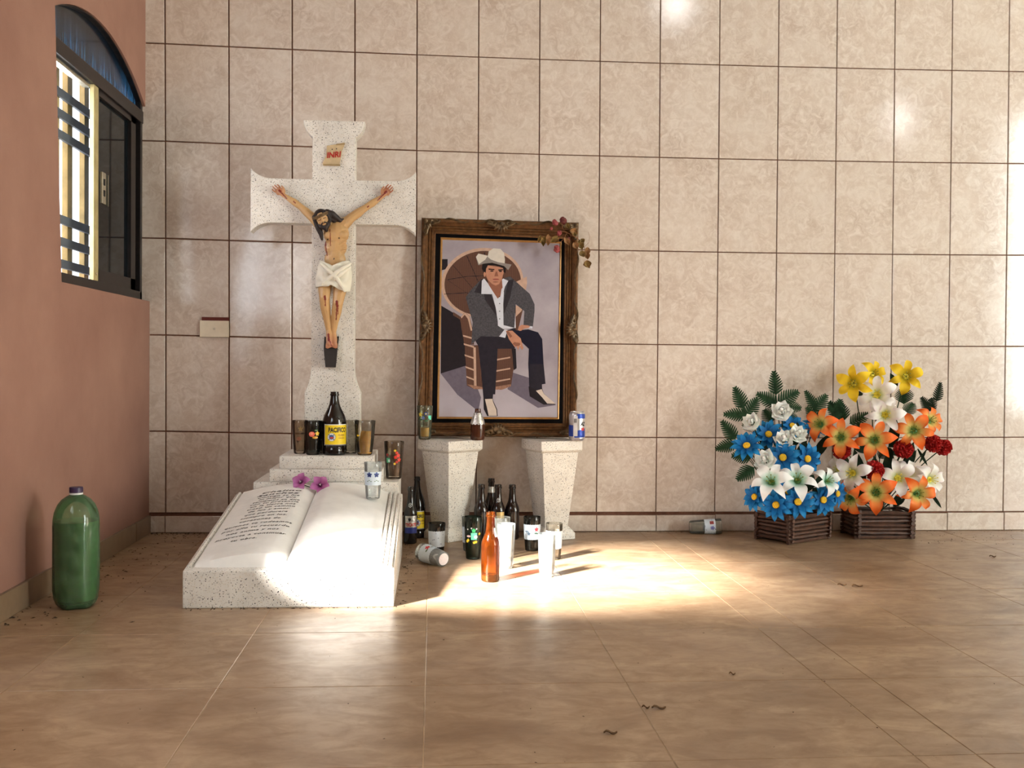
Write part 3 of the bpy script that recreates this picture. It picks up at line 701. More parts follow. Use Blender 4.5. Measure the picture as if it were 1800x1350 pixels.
# ================================================================= TAPERED PEDESTALS
def sq(c, half, th): 
    return [(c[0] + half * (math.cos(th) * a - math.sin(th) * b), c[1] + half * (math.sin(th) * a + math.cos(th) * b)) for a, b in ((-1, -1), (1, -1), (1, 1), (-1, 1))]
def loft(mb, c, th, prof):
    n = len(prof); vs_ = [(x, y, z) for hw, z in prof for x, y in sq(c, hw, th)]
    mb.add(vs_, [(0, 3, 2, 1), tuple(4 * (n - 1) + k for k in range(4))] + [(4 * i + k, 4 * i + (k + 1) % 4, 4 * i + 4 + (k + 1) % 4, 4 * i + 4 + k) for i in range(n - 1) for k in range(4)])
def bevelled(mb, name, m, parent, off=.003, mtx=None):
    me = mb.mesh(name, m); bm = bmesh.new(); bm.from_mesh(me)
    bmesh.ops.bevel(bm, geom=bm.edges[:], offset=off, segments=2, affect='EDGES', profile=.6); bm.to_mesh(me); bm.free()
    return link(name, me, parent, mtx)
def pedestal(cx, cy, th, label):
    p = empty('stone_pedestal', (cx, cy, 0)); tag(p, label, 'pedestal', 'tapered pedestals under the portrait')
    m_ = MB(); loft(m_, (0, 0), th, [(.072, 0), (.072, .026), (.052, .050)]); bevelled(m_, 'foot', M_TERR, p)
    m_ = MB(); loft(m_, (0, 0), th, [(.050, .048), (.079, .345)]); bevelled(m_, 'shaft', M_TERR, p)
    m_ = MB(); loft(m_, (0, 0), th, [(.079, .343), (.0905, .353), (.0905, .391)]); bevelled(m_, 'cap', M_TERR, p, .0035)
    return p
pedestal(1.141, -0.158, math.radians(41), 'white speckled tapered pedestal turned corner-on beside the stepped cross base')
pedestal(1.544, -0.146, math.radians(20), 'white speckled tapered pedestal holding up the can side of the portrait')

# ================================================================= FRAMED PORTRAIT
FB = Vector((1.3235, -0.112, 0.3965)); FT = Vector((1.3375, -0.042, 1.262))
FU = (FT - FB).normalized(); FX = (Vector((1, 0, 0)) - FU * FU.x).normalized(); FN = FX.cross(FU)   # FN looks at the viewer
FM = Matrix((FX, -FN, FU)).transposed()
pic = empty('framed_portrait', FB, FM); tag(pic, 'portrait photograph of a seated man in an ornate carved gold frame', 'picture')
FI = pic.matrix_world.inverted()
def fl(x, y, d=0.0): 
    """photo pixel -> frame-local (x, z) on a plane d metres behind the frame front"""
    p = FI @ on_plane(x, y, FB - FN * d, FN); return (p.x, p.z)
def quad(c, d): return [fl(x, y, d) for x, y in c]     # TL TR BR BL
OUT = quad(((741, 382), (1018, 390.5), (1014, 769), (733, 766)), .0)
INN = quad(((766, 410.5), (992.5, 420), (989, 744), (759, 742.5)), .012)
GLD = quad(((774.5, 417), (987, 424.5), (982.5, 737), (768, 736)), .012)
PRN = quad(((778, 421.5), (984, 428), (979.5, 733.5), (771.5, 732.5)), .014)
def off(q_, t, r): return [tuple(a + (b - a) * t for a, b in zip(p, s_)) for p, s_ in zip(q_, r)]
M_GOLD = mat('antique_gold_wood', (106, 72, 42), 0.38, 0.35, var=0.4, scale=70, bump=0.25)
M_GOLDHI = mat('rubbed_gold_edge', (156, 116, 66), 0.32, 0.45, var=0.3, scale=80)
M_ORN = mat('carved_bronze_gold_leaf', (92, 72, 48), 0.36, 0.4, var=0.6, scale=60, bump=0.3)
prof = [(0, .030), (0, .004), (.06, -.004), (.16, -.008), (.30, -.007), (.42, .001), (.50, .006), (.56, .002), (.62, .002), (.67, .007), (.74, .004), (.80, .004), (.84, .010), (.93, .009), (1.0, .013), (1.0, .028)]
sides = ('rail_top', 'rail_side', 'rail_bottom', 'rail_side')
for k in range(4):
    a, b = OUT[k], OUT[(k + 1) % 4]; c, d = INN[k], INN[(k + 1) % 4]; vs_ = []; N = 24
    for t, y in prof:
        for i in range(N + 1):
            s_ = i / N; p0 = (a[0] + (c[0] - a[0]) * t, a[1] + (c[1] - a[1]) * t); p1 = (b[0] + (d[0] - b[0]) * t, b[1] + (d[1] - b[1]) * t)
            yy = y - (.003 * abs(math.sin(s_ * math.pi * 4)) if .05 < t < .4 else 0)
            ed = (.0045 * (math.sin(s_ * math.pi * 4) ** 2) if t < .01 else 0)      # waved outer edge
            x_ = p0[0] + (p1[0] - p0[0]) * s_; z_ = p0[1] + (p1[1] - p0[1]) * s_
            cx_, cz_ = (c[0] + d[0] - a[0] - b[0]) / 2, (c[1] + d[1] - a[1] - b[1]) / 2; L = math.hypot(cx_, cz_)
            vs_.append((x_ + cx_ / L * ed, yy, z_ + cz_ / L * ed))
    n = len(prof); mb = MB().add(vs_, [(i * (N + 1) + j, i * (N + 1) + j + 1, (i + 1) * (N + 1) + j + 1, (i + 1) * (N + 1) + j) for i in range(n - 1) for j in range(N)])
    rail = mb.build(sides[k], M_GOLD, pic, True, angle=30)
    # carved running scroll along the outer band
    for w in range(4):
        s0 = .13 + w * .185; pts = []
        for i in range(13):
            s_ = s0 + .165 * i / 12; t = .17 + .12 * math.sin(i / 12 * math.pi * 2) * (1 if w % 2 else -1)
            p0 = [a[q] + (c[q] - a[q]) * t for q in (0, 1)]; p1 = [b[q] + (d[q] - b[q]) * t for q in (0, 1)]
            pts.append((p0[0] + (p1[0] - p0[0]) * s_, -.0095, p0[1] + (p1[1] - p0[1]) * s_))
        MB().tube(pts, [.0012 + .0028 * math.sin(i / 12 * math.pi) for i in range(13)], 6).build('carved_scroll', M_ORN, rail, True)
def ornament(cx, cz, ax, big, seed, name, arms=None):
    """shell and acanthus scrolls; ax = direction (x, z) the ornament grows towards"""
    r_ = random.Random(seed); m_ = MB(); u = Vector((ax[0], 0, ax[1])).normalized(); w = Vector((-u.z, 0, u.x)); o_ = Vector((cx, -.0165, cz))
    W0 = w
    for sgn in (-1, 1):
        if arms: a_ = arms[0 if sgn < 0 else 1]; w = Vector((a_[0], 0, a_[1])).normalized() * sgn; w = (w * .92 + W0 * .08).normalized()
        for k in range(3):      # spiral scrolls
            c0 = o_ + w * sgn * big * (.35 + .42 * k) + u * big * (.10 - .12 * k); R_ = big * (.34 - .07 * k)
            pts = [c0 + (w * sgn * math.cos(t) + u * math.sin(t)) * R_ * (1 - t / 12) + Vector((0, -.003 * math.sin(t), 0)) for t in [i * .5 for i in range(15)]]
            m_.tube(pts, [.0050 * (1 - i / 22) * big / .03 for i in range(15)], 6)
        for k in range(3):
            b_ = o_ + w * sgn * big * (.22 + .4 * k); e_ = b_ + (u * .55 + w * sgn * .35) * big * (.9 - .2 * k)
            m_.ball((b_ + e_) / 2, (big * .16, .005, big * .16)); m_.tube([b_, (b_ + e_) / 2 + Vector((0, -.004, 0)), e_], [big * .10, big * .13, big * .03], 6)
    w = W0
    for k in range(5):
        a = (k - 2) * .42; d_ = u * math.cos(a) + w * math.sin(a)
        m_.tube([o_ + d_ * big * .1, o_ + d_ * big * .55 + Vector((0, -.005, 0)), o_ + d_ * big * .95], [big * .06, big * .12, big * .05], 6)
    m_.ball(o_ + Vector((0, -.004, 0)), (big * .22, .008, big * .22))
    return remeshed(m_, name, M_ORN, .0021, pic, 1)
mid = lambda p, q: ((p[0] + q[0]) / 2, (p[1] + q[1]) / 2)
for k in range(4):
    cc = off(OUT, .26, INN)[k]; inn = INN[k]; oo = OUT[k]
    nx, pv = OUT[(k + 1) % 4], OUT[(k - 1) % 4]; d1 = (nx[0] - oo[0], nx[1] - oo[1]); d0 = (pv[0] - oo[0], pv[1] - oo[1])
    ornament(cc[0], cc[1], (inn[0] - oo[0], inn[1] - oo[1]), .042, 11 + k, 'corner_ornament', (d1, d0))
    m0 = mid(off(OUT, .30, INN)[k], off(OUT, .30, INN)[(k + 1) % 4]); mi_ = mid(INN[k], INN[(k + 1) % 4]); mo = mid(OUT[k], OUT[(k + 1) % 4])
    ornament(m0[0], m0[1], (mi_[0] - mo[0], mi_[1] - mo[1]), .040, 31 + k, 'centre_ornament')
def ring(q0, q1, y0, y1): 
    m_ = MB(); m_.add([(x, y0, z) for x, z in q0] + [(x, y1, z) for x, z in q1], [(k, (k + 1) % 4, 4 + (k + 1) % 4, 4 + k) for k in range(4)]); return m_
m_ = ring(INN, GLD, .0125, .0125); m_.add([(x, .0125, z) for x, z in GLD] + [(x, .014, z) for x, z in GLD], [(k, (k + 1) % 4, 4 + (k + 1) % 4, 4 + k) for k in range(4)])
m_.build('black_liner', mat('black_velvet_liner', (8, 6, 7), 0.8, Specular_IOR_Level=.1), pic)
m_ = ring(GLD, off(GLD, .5, PRN), .0120, .0105); n0 = off(GLD, .5, PRN)
m_.add([(x, .0105, z) for x, z in n0] + [(x, .0145, z) for x, z in PRN], [(k, (k + 1) % 4, 4 + (k + 1) % 4, 4 + k) for k in range(4)])
m_.build('gold_fillet', mat('gold_fillet', (168, 124, 70), 0.35, 0.4, var=.2), pic)
MB().add([(x, .031, z) for x, z in OUT], [(0, 1, 2, 3)]).build('backing', mat('brown_backing_board', (90, 66, 44), 0.8), pic)

# the print itself: a flat picture of a man seated in a wicker peacock chair
def M_print(name, rgb, var=.10, scale=60):
    m_ = mat('print_' + name, rgb, 0.45, var=var, scale=scale); m_.node_tree.nodes['Principled BSDF'].inputs['Specular IOR Level'].default_value = .2; return m_
t = NT('print_backdrop'); v = t.coord(); sp = t.n.new('ShaderNodeSeparateXYZ'); t.l.new(v, sp.inputs[0])
bgc = t.ramp(t.noise(v, 5, 5, .6), [(.3, srgb(146, 136, 146)), (.7, srgb(176, 168, 176))])
bgc = t.mix(t.ramp(sp.outputs[2], [(.02, (1, 1, 1)), (.24, (0, 0, 0))]), bgc, srgb(190, 182, 192))
t.P(Base_Color=bgc, Roughness=.45, Specular_IOR_Level=.2); M_BG = t.m
t = NT('print_wicker'); v = t.coord()
wv = t.n.new('ShaderNodeTexWave'); t.l.new(t.mapping(v, (1, 1, 1)), wv.inputs['Vector']); wv.inputs['Scale'].default_value = 55; wv.bands_direction = 'X'; wv.inputs['Distortion'].default_value = 1.5
wv2 = t.n.new('ShaderNodeTexWave'); t.l.new(v, wv2.inputs['Vector']); wv2.inputs['Scale'].default_value = 70; wv2.bands_direction = 'Z'
t.P(Base_Color=t.mix(t.math('MULTIPLY', wv.outputs['Fac'], wv2.outputs['Fac']), srgb(74, 48, 40), srgb(132, 96, 80)), Roughness=.45, Specular_IOR_Level=.2); M_WICK = t.m
PM = [M_BG, M_WICK, M_print('cane', (190, 158, 140)), M_print('dark', (34, 28, 34)), M_print('suit', (74, 72, 78), .35, 170), M_print('lapel', (46, 42, 48), .2),
      M_print('shirt', (206, 208, 220), .06), M_print('skin', (186, 132, 108), .08), M_print('skin_shade', (140, 92, 74), .08), M_print('hair', (28, 20, 22)), M_print('hat', (208, 200, 190), .05),
      M_print('hat_brim', (138, 130, 126), .1), M_print('trouser', (38, 34, 44), .15), M_print('trouser_blue', (24, 22, 40), .15), M_print('boot', (206, 190, 178), .05), M_print('shadow', (104, 96, 110), .1), M_print('lips', (150, 84, 76)), M_print('wicker_light', (150, 112, 94), .3, 120)]
BG, WICK, CANE, DARK, SUIT, LAP, SHIRT, SKIN, SKSH, HAIR, HAT, BRIM, TRO, TROB, BOOT, SHAD, LIPS, WLT = range(18)
pm = MB(); layer = [0]
def pp(pts, mi):
    layer[0] += 1; y = .0140 - .00002 * layer[0]
    pm.add([(lambda q: (q[0], y, q[1]))(fl(760 + a / 4.0917, 420 + b / 4.0917, .014)) for a, b in pts], [tuple(range(len(pts)))], mi)
def el(cx, cy, rx, ry, a0=0, a1=360, rot=0, n=28):
    o_ = []
    for k in range(n + 1 if a1 - a0 < 360 else n):
        a = math.radians(a0 + (a1 - a0) * k / n); x, y = rx * math.cos(a), ry * math.sin(a); r_ = math.radians(rot)
        o_.append((cx + x * math.cos(r_) - y * math.sin(r_), cy + x * math.sin(r_) + y * math.cos(r_)))
    return o_
pm.add([(x, .0141, z) for x, z in PRN], [(0, 1, 2, 3)], BG)
pp([(68, 145), (110, 145), (110, 215), (68, 225)], DARK); pp([(64, 480), (200, 560), (270, 800), (262, 905), (60, 968)], DARK)
pp([(60, 968), (262, 905), (350, 1140), (330, 1240), (180, 1120)], SHAD); pp([(575, 960), (700, 1000), (740, 1130), (890, 1195), (760, 1215), (540, 1080)], SHAD)
# peacock chair back
pp(el(360, 315, 296, 250, 78, 392, -8, 40) + [(560, 470), (420, 540)], CANE); pp(el(362, 318, 276, 231, 80, 390, -8, 40) + [(555, 470), (420, 530)], WICK)
for k in range(6):
    a = math.radians(-60 - k * 28); pp([(400 + 40 * math.cos(a), 470 + 40 * math.sin(a)), (362 + 268 * math.cos(a), 320 + 224 * math.sin(a)), (368 + 268 * math.cos(a), 322 + 224 * math.sin(a)), (404 + 40 * math.cos(a), 472 + 40 * math.sin(a))], DARK)
pp([(85, 395), (240, 385), (400, 400), (400, 404), (240, 390), (85, 399)], DARK); pp([(110, 290), (250, 268), (370, 262), (370, 266), (250, 272), (110, 295)], DARK)
pp([(150, 525), (205, 560), (235, 525), (270, 560), (290, 650), (300, 760), (232, 765), (215, 680), (200, 580), (150, 550)], WICK); pp([(205, 560), (235, 528), (268, 560), (288, 660), (276, 660), (255, 575), (233, 545), (210, 572)], CANE)
pp([(232, 765), (590, 760), (585, 930), (565, 1060), (500, 1085), (300, 1080), (248, 1055), (240, 900)], WICK)
for y0 in (690, 750, 830, 915, 985): pp([(220 + (y0 - 690) * .08, y0), (300, y0 + 22), (300, y0 + 34), (222 + (y0 - 690) * .08, y0 + 12)], CANE)
for y0 in (855, 935, 1010): pp([(445, y0 + 12), (560, y0 - 8), (560, y0 + 2), (445, y0 + 23)], CANE)
pp([(295, 780), (312, 780), (318, 1080), (300, 1080)], CANE); pp([(248, 1045), (400, 1072), (565, 1045), (565, 1060), (500, 1085), (300, 1080)], WLT)
pp([(570, 780), (600, 790), (606, 930), (585, 945)], DARK); pp([(570, 700), (600, 480), (655, 490), (625, 620), (600, 700)], WICK); pp([(600, 480), (655, 488), (640, 520), (600, 560)], CANE)
pp(el(480, 310, 200, 210, 330, 420, 20, 14) + [(600, 420), (560, 330)], CANE)
# legs
pp([(285, 690), (470, 680), (590, 640), (640, 700), (590, 790), (470, 790), (452, 1118), (437, 1118), (434, 1148), (368, 1145), (350, 950), (330, 770)], TRO)
pp([(585, 660), (690, 650), (760, 672), (790, 720), (800, 900), (814, 1042), (788, 1046), (790, 1080), (748, 1100), (820, 1190), (800, 1190), (700, 1130), (690, 900), (694, 790), (640, 740)], TROB)
pp([(700, 900), (800, 900), (814, 1042), (788, 1046), (790, 1080), (745, 1085), (700, 1060)], TRO)
pp([(368, 1145), (434, 1148), (440, 1170), (466, 1225), (470, 1275), (395, 1275), (370, 1225)], DARK); pp([(378, 1152), (432, 1150), (436, 1172), (460, 1228), (464, 1272), (405, 1272), (392, 1210)], BOOT)
pp([(692, 1060), (748, 1085), (790, 1078), (800, 1110), (888, 1190), (800, 1192), (700, 1132)], DARK); pp([(745, 1092), (786, 1080), (800, 1112), (886, 1186), (826, 1184), (790, 1140)], BOOT)
# torso, jacket and sleeves
pp([(350, 330), (430, 380), (520, 380), (540, 290), (590, 320), (600, 640), (470, 650), (350, 700)], SHIRT)
pp([(352, 290), (375, 285), (430, 400), (468, 540), (472, 640), (350, 700), (280, 760), (290, 600), (240, 420), (275, 370)], SUIT)
pp([(520, 280), (560, 270), (605, 310), (700, 395), (735, 470), (735, 520), (722, 640), (655, 630), (662, 520), (600, 470), (590, 640), (512, 620), (508, 500)], SUIT)
pp([(352, 290), (372, 290), (420, 395), (468, 540), (460, 552), (380, 440), (370, 395), (300, 385)], LAP); pp([(545, 300), (585, 290), (560, 420), (512, 545), (508, 480)], LAP)
pp([(245, 420), (300, 385), (330, 440), (385, 560), (480, 630), (520, 655), (495, 705), (340, 700), (290, 600)], SUIT)
pp([(356, 300), (372, 285), (432, 360), (440, 385), (425, 398), (352, 396)], SHIRT); pp([(492, 300), (510, 285), (546, 302), (522, 345), (510, 390), (480, 440)], SHIRT)
pp([(440, 390), (508, 350), (512, 618), (474, 618)], SHIRT); pp([(430, 370), (500, 345), (490, 410), (470, 430)], SKSH)
for y0 in (415, 465, 520, 575): pp(el(484, y0, 4, 4, n=8), DARK)
pp([(520, 650), (540, 655), (524, 712), (480, 702)], SHIRT); pp([(690, 625), (722, 630), (718, 645), (690, 640)], SHIRT)
pp([(528, 660), (575, 660), (635, 715), (655, 785), (645, 800), (628, 770), (618, 802), (602, 770), (596, 782), (575, 755), (550, 720)], SKIN); pp([(530, 668), (545, 660), (575, 700), (560, 712)], SKSH)
pp([(575, 756), (600, 772), (618, 770), (634, 762), (628, 748), (590, 742)], SKSH); pp(el(633, 765, 5, 5, n=8), CANE)
pp([(615, 655), (622, 632), (640, 618), (690, 622), (705, 632), (690, 640), (660, 645), (640, 660), (628, 662)], SKIN)
# neck, face, hair, hat
pp([(398, 290), (500, 290), (505, 350), (470, 405), (440, 385), (405, 330)], SKSH)
pp([(382, 210), (395, 190), (515, 205), (514, 240), (500, 290), (480, 325), (455, 335), (430, 325), (395, 290), (383, 255)], SKIN)
pp([(362, 180), (400, 165), (530, 200), (525, 245), (512, 240), (508, 210), (450, 190), (400, 190), (386, 215), (384, 245), (368, 240), (356, 210)], HAIR)
pp([(384, 240), (392, 290), (412, 318), (400, 300), (383, 262)], SKSH); pp(el(376, 255, 8, 18, n=12), SKIN)
pp([(404, 213), (446, 217), (446, 224), (404, 222)], HAIR); pp([(474, 220), (508, 218), (508, 226), (474, 228)], HAIR)
pp(el(428, 231, 13, 5, n=12), HAIR); pp(el(490, 233, 12, 5, n=12), HAIR); pp([(456, 235), (466, 235), (474, 268), (446, 270), (448, 262)], SKSH)
pp(el(457, 291, 24, 6, n=14), LIPS); pp(el(454, 310, 20, 4, n=12), SKSH)
pp([(312, 130), (330, 105), (400, 120), (420, 150), (520, 175), (570, 185), (545, 225), (515, 195), (430, 172), (370, 178), (330, 190)], BRIM)
pp([(314, 130), (332, 106), (398, 122), (380, 150), (335, 182)], HAT)
pp([(398, 130), (405, 90), (440, 68), (490, 72), (515, 100), (522, 150), (520, 176), (470, 168), (420, 148)], HAT)
pp([(396, 128), (420, 148), (470, 167), (521, 176), (521, 184), (465, 175), (412, 156), (392, 140)], BRIM)
pm.build('print', PM, pic, weld=False)
# ================================================================= DRIED ROSE SPRAY ON THE FRAME
ros = empty('dried_rose_spray', on_y(985, 415, -.085)); tag(ros, 'withered rose spray with pink buds hanging over the frame corner', 'dried flowers')
IR = Matrix.Translation(ros.location).inverted()
rp = lambda x, y, d=0: on_y(930 + x / 12.27, 370 + y / 12.27, -.082 - d)
M_STEM = mat('dry_reddish_stem', (132, 84, 52), 0.7, var=.3); M_DLEAF = mat('dry_olive_leaf', (124, 98, 48), 0.7, var=.4, scale=90, bump=.4); M_DLEAF2 = mat('dry_brown_leaf', (146, 104, 62), 0.7, var=.35, scale=90, bump=.4)
M_DROSE = mat('withered_pink_rose', (150, 66, 66), 0.75, var=.35, scale=120, bump=.5); M_DROSE2 = mat('withered_dark_rose', (98, 40, 38), 0.75, var=.35, scale=120, bump=.5)
for pts, r_ in (([(430, 440, .01), (750, 445, .014), (880, 510, .016), (1060, 610, .016), (1180, 760, .010), (1240, 960, .006)], .0016), ([(700, 250, .012), (720, 380, .014), (750, 445, .014)], .0012), ([(810, 500, .014), (740, 620, .02), (640, 720, .02)], .0012),
                ([(880, 540, .014), (1000, 570, .014), (1100, 640, .012)], .0012), ([(1200, 780, .008), (1290, 690, .008), (1310, 560, .008), (1270, 450, .008)], .0007), ([(560, 480, .012), (570, 560, .014), (520, 640, .014)], .0009)):
    MB().tube([rp(*q) for q in pts], [r_ * (1 - .5 * i / len(pts)) for i in range(len(pts))], 6).build('stem', M_STEM, ros, True, IR)
def dleaf(a, b, w, m_, curl=.006):
    A, B = rp(*a), rp(*b); ax = B - A; L = ax.length; ax.normalize(); sd = ax.cross(Vector((0, -1, 0))).normalized(); nn = sd.cross(ax)
    vs_ = []
    for i in range(7):
        t = i / 6; hw = 1.35 * w * math.sin(math.pi * min(1, t * .92 + .06)) ** .8
        for s_ in (-1, -.45, 0, .45, 1): vs_.append(A + ax * L * t + sd * hw * s_ + nn * (curl * (s_ * s_) * 1.4 + .004 * math.sin(t * 7 + s_ * 2)))
    mb = MB().add(vs_, [(i * 5 + j, i * 5 + j + 1, (i + 1) * 5 + j + 1, (i + 1) * 5 + j) for i in range(6) for j in range(4)])
    mb.build('leaf', m_, ros, True, IR, angle=80)
for a, b, w, k in (((250, 540, .012), (190, 700, .014), .005, 0), ((290, 580, .016), (300, 780, .018), .007, 0), ((420, 520, .016), (400, 760, .018), .0085, 1), ((620, 560, .018), (460, 690, .02), .008, 0), ((640, 600, .014), (540, 700, .016), .006, 1),
                   ((770, 580, .018), (860, 750, .02), .0085, 1), ((960, 690, .018), (1040, 830, .02), .0095, 1), ((800, 270, .014), (860, 400, .016), .006, 0), ((880, 440, .016), (1040, 480, .012), .010, 1), ((960, 480, .02), (1000, 560, .02), .007, 0), ((1110, 620, .014), (1180, 700, .014), .008, 0),
                   ((1080, 640, .01), (1140, 850, .012), .010, 0), ((1270, 800, .006), (1230, 970, .008), .009, 1), ((1120, 870, .010), (1170, 1010, .012), .010, 0), ((1230, 900, .006), (1260, 1060, .008), .009, 1), ((1170, 1180, .008), (1340, 1130, .008), .011, 1), ((1210, 1090, .012), (1300, 1250, .012), .008, 0), ((330, 560, .013), (330, 740, .016), .005, 0)):
    dleaf(a, b, w, M_DLEAF2 if k else M_DLEAF)
def dbud(x, y, d, r_, m_):
    c = rp(x, y, d); b_ = MB(); vs_ = []; nu, nv = 26, 16; rr_ = random.Random(int(x)); ph = rr_.uniform(0, 6)
    tilt_ = Matrix.Rotation(rr_.uniform(-.7, .7), 3, 'Y') @ Matrix.Rotation(rr_.uniform(-.5, .3), 3, 'X')
    for i in range(nv + 1):
        t = math.pi * i / nv; z_ = math.cos(t)
        for k in range(nu):
            a = math.tau * k / nu; R_ = math.sin(t) ** .8 * (.82 + .16 * math.sin(3 * a + 5 * z_ + ph) + .10 * math.sin(7 * a - 8 * z_) + .12 * max(0, z_) * math.sin(5 * a + ph))
            vs_.append(c + tilt_ @ Vector((r_ * .92 * R_ * math.cos(a), r_ * .8 * R_ * math.sin(a), r_ * 1.05 * z_ + r_ * .10 * math.sin(4 * a + ph) * math.sin(t))))
    b_.add(vs_, [(i * nu + k, (i + 1) * nu + k, (i + 1) * nu + (k + 1) % nu, i * nu + (k + 1) % nu) for i in range(nv) for k in range(nu)]); b_.build('rosebud', m_, ros, True, IR, angle=55)
for x, y, d, r_, m_ in ((560, 260, .016, .0105, M_DROSE), (740, 220, .016, .0125, M_DROSE2), (600, 830, .022, .0120, M_DROSE), (650, 490, .014, .0090, M_DROSE), (480, 390, .014, .0055, M_DROSE), (850, 620, .014, .0075, M_DROSE2)): dbud(x, y, d, r_ * 1.25, m_)

# ================================================================= BOTTLES, GLASSES, CAN
def cam_ang(p): return math.atan2(CAM.y - p[1], CAM.x - p[0])      # which way round faces the viewer
def prof_r(prof, z):
    best = prof[0][0]
    for (r0, z0), (r1, z1) in zip(prof[:-1], prof[1:]):
        if min(z0, z1) - 1e-9 <= z <= max(z0, z1) + 1e-9 and abs(z1 - z0) > 1e-9: return r0 + (r1 - r0) * (z - z0) / (z1 - z0)
    return best
def wrap(prof, ang, a, z, eps): r_ = prof_r(prof, z) + eps; return (r_ * math.cos(ang + a), r_ * math.sin(ang + a), z)
def wrap_patch(mb, prof, ang, a0, a1, z0, z1, eps, mi=0, n=12, m=6):
    vs_ = [wrap(prof, ang, a0 + (a1 - a0) * i / n, z0 + (z1 - z0) * j / m, eps) for j in range(m + 1) for i in range(n + 1)]
    mb.add(vs_, [(j * (n + 1) + i, j * (n + 1) + i + 1, (j + 1) * (n + 1) + i + 1, (j + 1) * (n + 1) + i) for j in range(m) for i in range(n)], mi)
def wrap_text(mb, prof, ang, s, ac, zc, size, R, eps, mi=0, bold=.0004, sx=1.0):
    tv, tf = text_shape(s, size, 0, bold); mb.add([wrap(prof, ang, ac + a * sx / R, zc + b, eps) for a, b in tv], tf, mi)
def wrap_poly(mb, prof, ang, pts, R, eps, mi=0):      # fan, pts in metres (along, up) with centre first
    mb.add([wrap(prof, ang, a / R, z, eps) for a, z in pts], [(0, i, i + 1) for i in range(1, len(pts) - 1)] + [(0, len(pts) - 1, 1)], mi)
def flower_pts(cx, cz, r_, n=5, inner=.45, rot=.3): return [(cx, cz)] + [(cx + r_ * (.55 + .45 * abs(math.cos(n * math.pi * k / 30))) * math.cos(rot + 2 * math.pi * k / 30), cz + r_ * (.55 + .45 * abs(math.cos(n * math.pi * k / 30))) * math.sin(rot + 2 * math.pi * k / 30)) for k in range(30)]
def disc_pts(cx, cz, rx, rz=None, n=14): rz = rz or rx; return [(cx, cz)] + [(cx + rx * math.cos(2 * math.pi * k / n), cz + rz * math.sin(2 * math.pi * k / n)) for k in range(n)]
def rect_pts(cx, cz, w, h_): return [(cx, cz), (cx - w, cz - h_), (cx, cz - h_), (cx + w, cz - h_), (cx + w, cz), (cx + w, cz + h_), (cx, cz + h_), (cx - w, cz + h_), (cx - w, cz)]

MC = {}
def enamel(rgb):
    if rgb not in MC: MC[rgb] = mat('enamel_%d_%d_%d' % rgb, rgb, 0.4, var=.1)
    return MC[rgb]
M_DARKB = mat('dark_brown_bottle_glass', (28, 14, 10), 0.06, var=.2, Specular_IOR_Level=.6)
M_DARKG = mat('near_black_bottle_glass', (18, 11, 9), 0.06, var=.2, Specular_IOR_Level=.6)
M_AMBER = m_glass('amber_bottle_glass', (0.81, 0.56, 0.25), 0.04, 0.05, (170, 90, 30))
M_FOIL = mat('silver_foil', (206, 204, 200), 0.32, 0.85, var=.35, scale=120, bump=.6)
M_YEL = mat('yellow_paper_label', (238, 204, 22), 0.5, var=.06); M_WHT = mat('white_paper_label', (226, 224, 222), 0.5, var=.05); M_NAVY = mat('navy_print', (24, 26, 66), 0.5); M_BLK = mat('black_print', (16, 14, 14), 0.5); M_RED = mat('red_print', (190, 30, 30), 0.5)
M_CLEAR = m_glass('clear_dusty_glass', (0.93, 0.95, 0.93), 0.04, 0.10, (214, 214, 206))
M_GREYG = m_glass('smoky_grey_glass', (0.88, 0.86, 0.82), 0.05, 0.10, (120, 112, 100))
M_DUSKG = m_glass('dark_smoked_tumbler_glass', (0.50, 0.50, 0.48), 0.05, 0.05, (60, 58, 54))
M_MILK = m_glass('milky_clear_glass', (0.95, 0.97, 0.97), 0.06, 0.14, (236, 240, 240))
M_TAUPE = m_glass('taupe_glass', (0.83, 0.78, 0.71), 0.06, 0.13, (120, 100, 86))
M_WAX = mat('orange_candle_wax', (240, 182, 74), 0.45, var=.15, scale=30, Subsurface_Weight=.15); M_WAXP = mat('pale_wax', (216, 190, 140), 0.5, var=.15)
M_WAXW = mat('white_wax', (236, 234, 226), 0.5, var=.06)
def beer_prof(h, r_): 
    k = h / .22
    return [(0, .002), (r_ * .80, .0), (r_ * .95, .003), (r_, .009), (r_, .112 * k), (r_ * .985, .120 * k), (r_ * .90, .131 * k), (r_ * .74, .142 * k), (r_ * .58, .154 * k), (r_ * .50, .167 * k), (r_ * .45, .185 * k), (r_ * .42, .203 * k), (r_ * .50, .2045 * k), (r_ * .50, .2105 * k), (r_ * .46, .212 * k), (r_ * .47, .2195 * k), (r_ * .40, .22 * k), (r_ * .36, .214 * k)]
def big_prof(h, r_):
    k = h / .225
    return [(0, .003), (r_ * .86, 0), (r_ * .98, .005), (r_, .014), (r_, .024), (r_ * .97, .026), (r_ * .97, .030), (r_ * 1.0, .032), (r_, .112 * k), (r_ * .965, .126 * k), (r_ * .86, .141 * k), (r_ * .70, .155 * k), (r_ * .53, .169 * k), (r_ * .42, .183 * k), (r_ * .355, .200 * k), (r_ * .33, .210 * k), (r_ * .38, .2115 * k), (r_ * .38, .217 * k), (r_ * .34, .2185 * k), (r_ * .34, .225 * k), (r_ * .26, .225 * k), (r_ * .24, .218 * k)]
GRP_B = 'empty beer bottles at the shrine'; GRP_G = 'drinking glasses left at the shrine'
def bottle(name, loc, prof, m, label, rot=0):
    o = empty(name, loc); tag(o, label, 'bottle', GRP_B); MB().lathe(prof, 36).build('glass_body', m, o, True, angle=35); return o
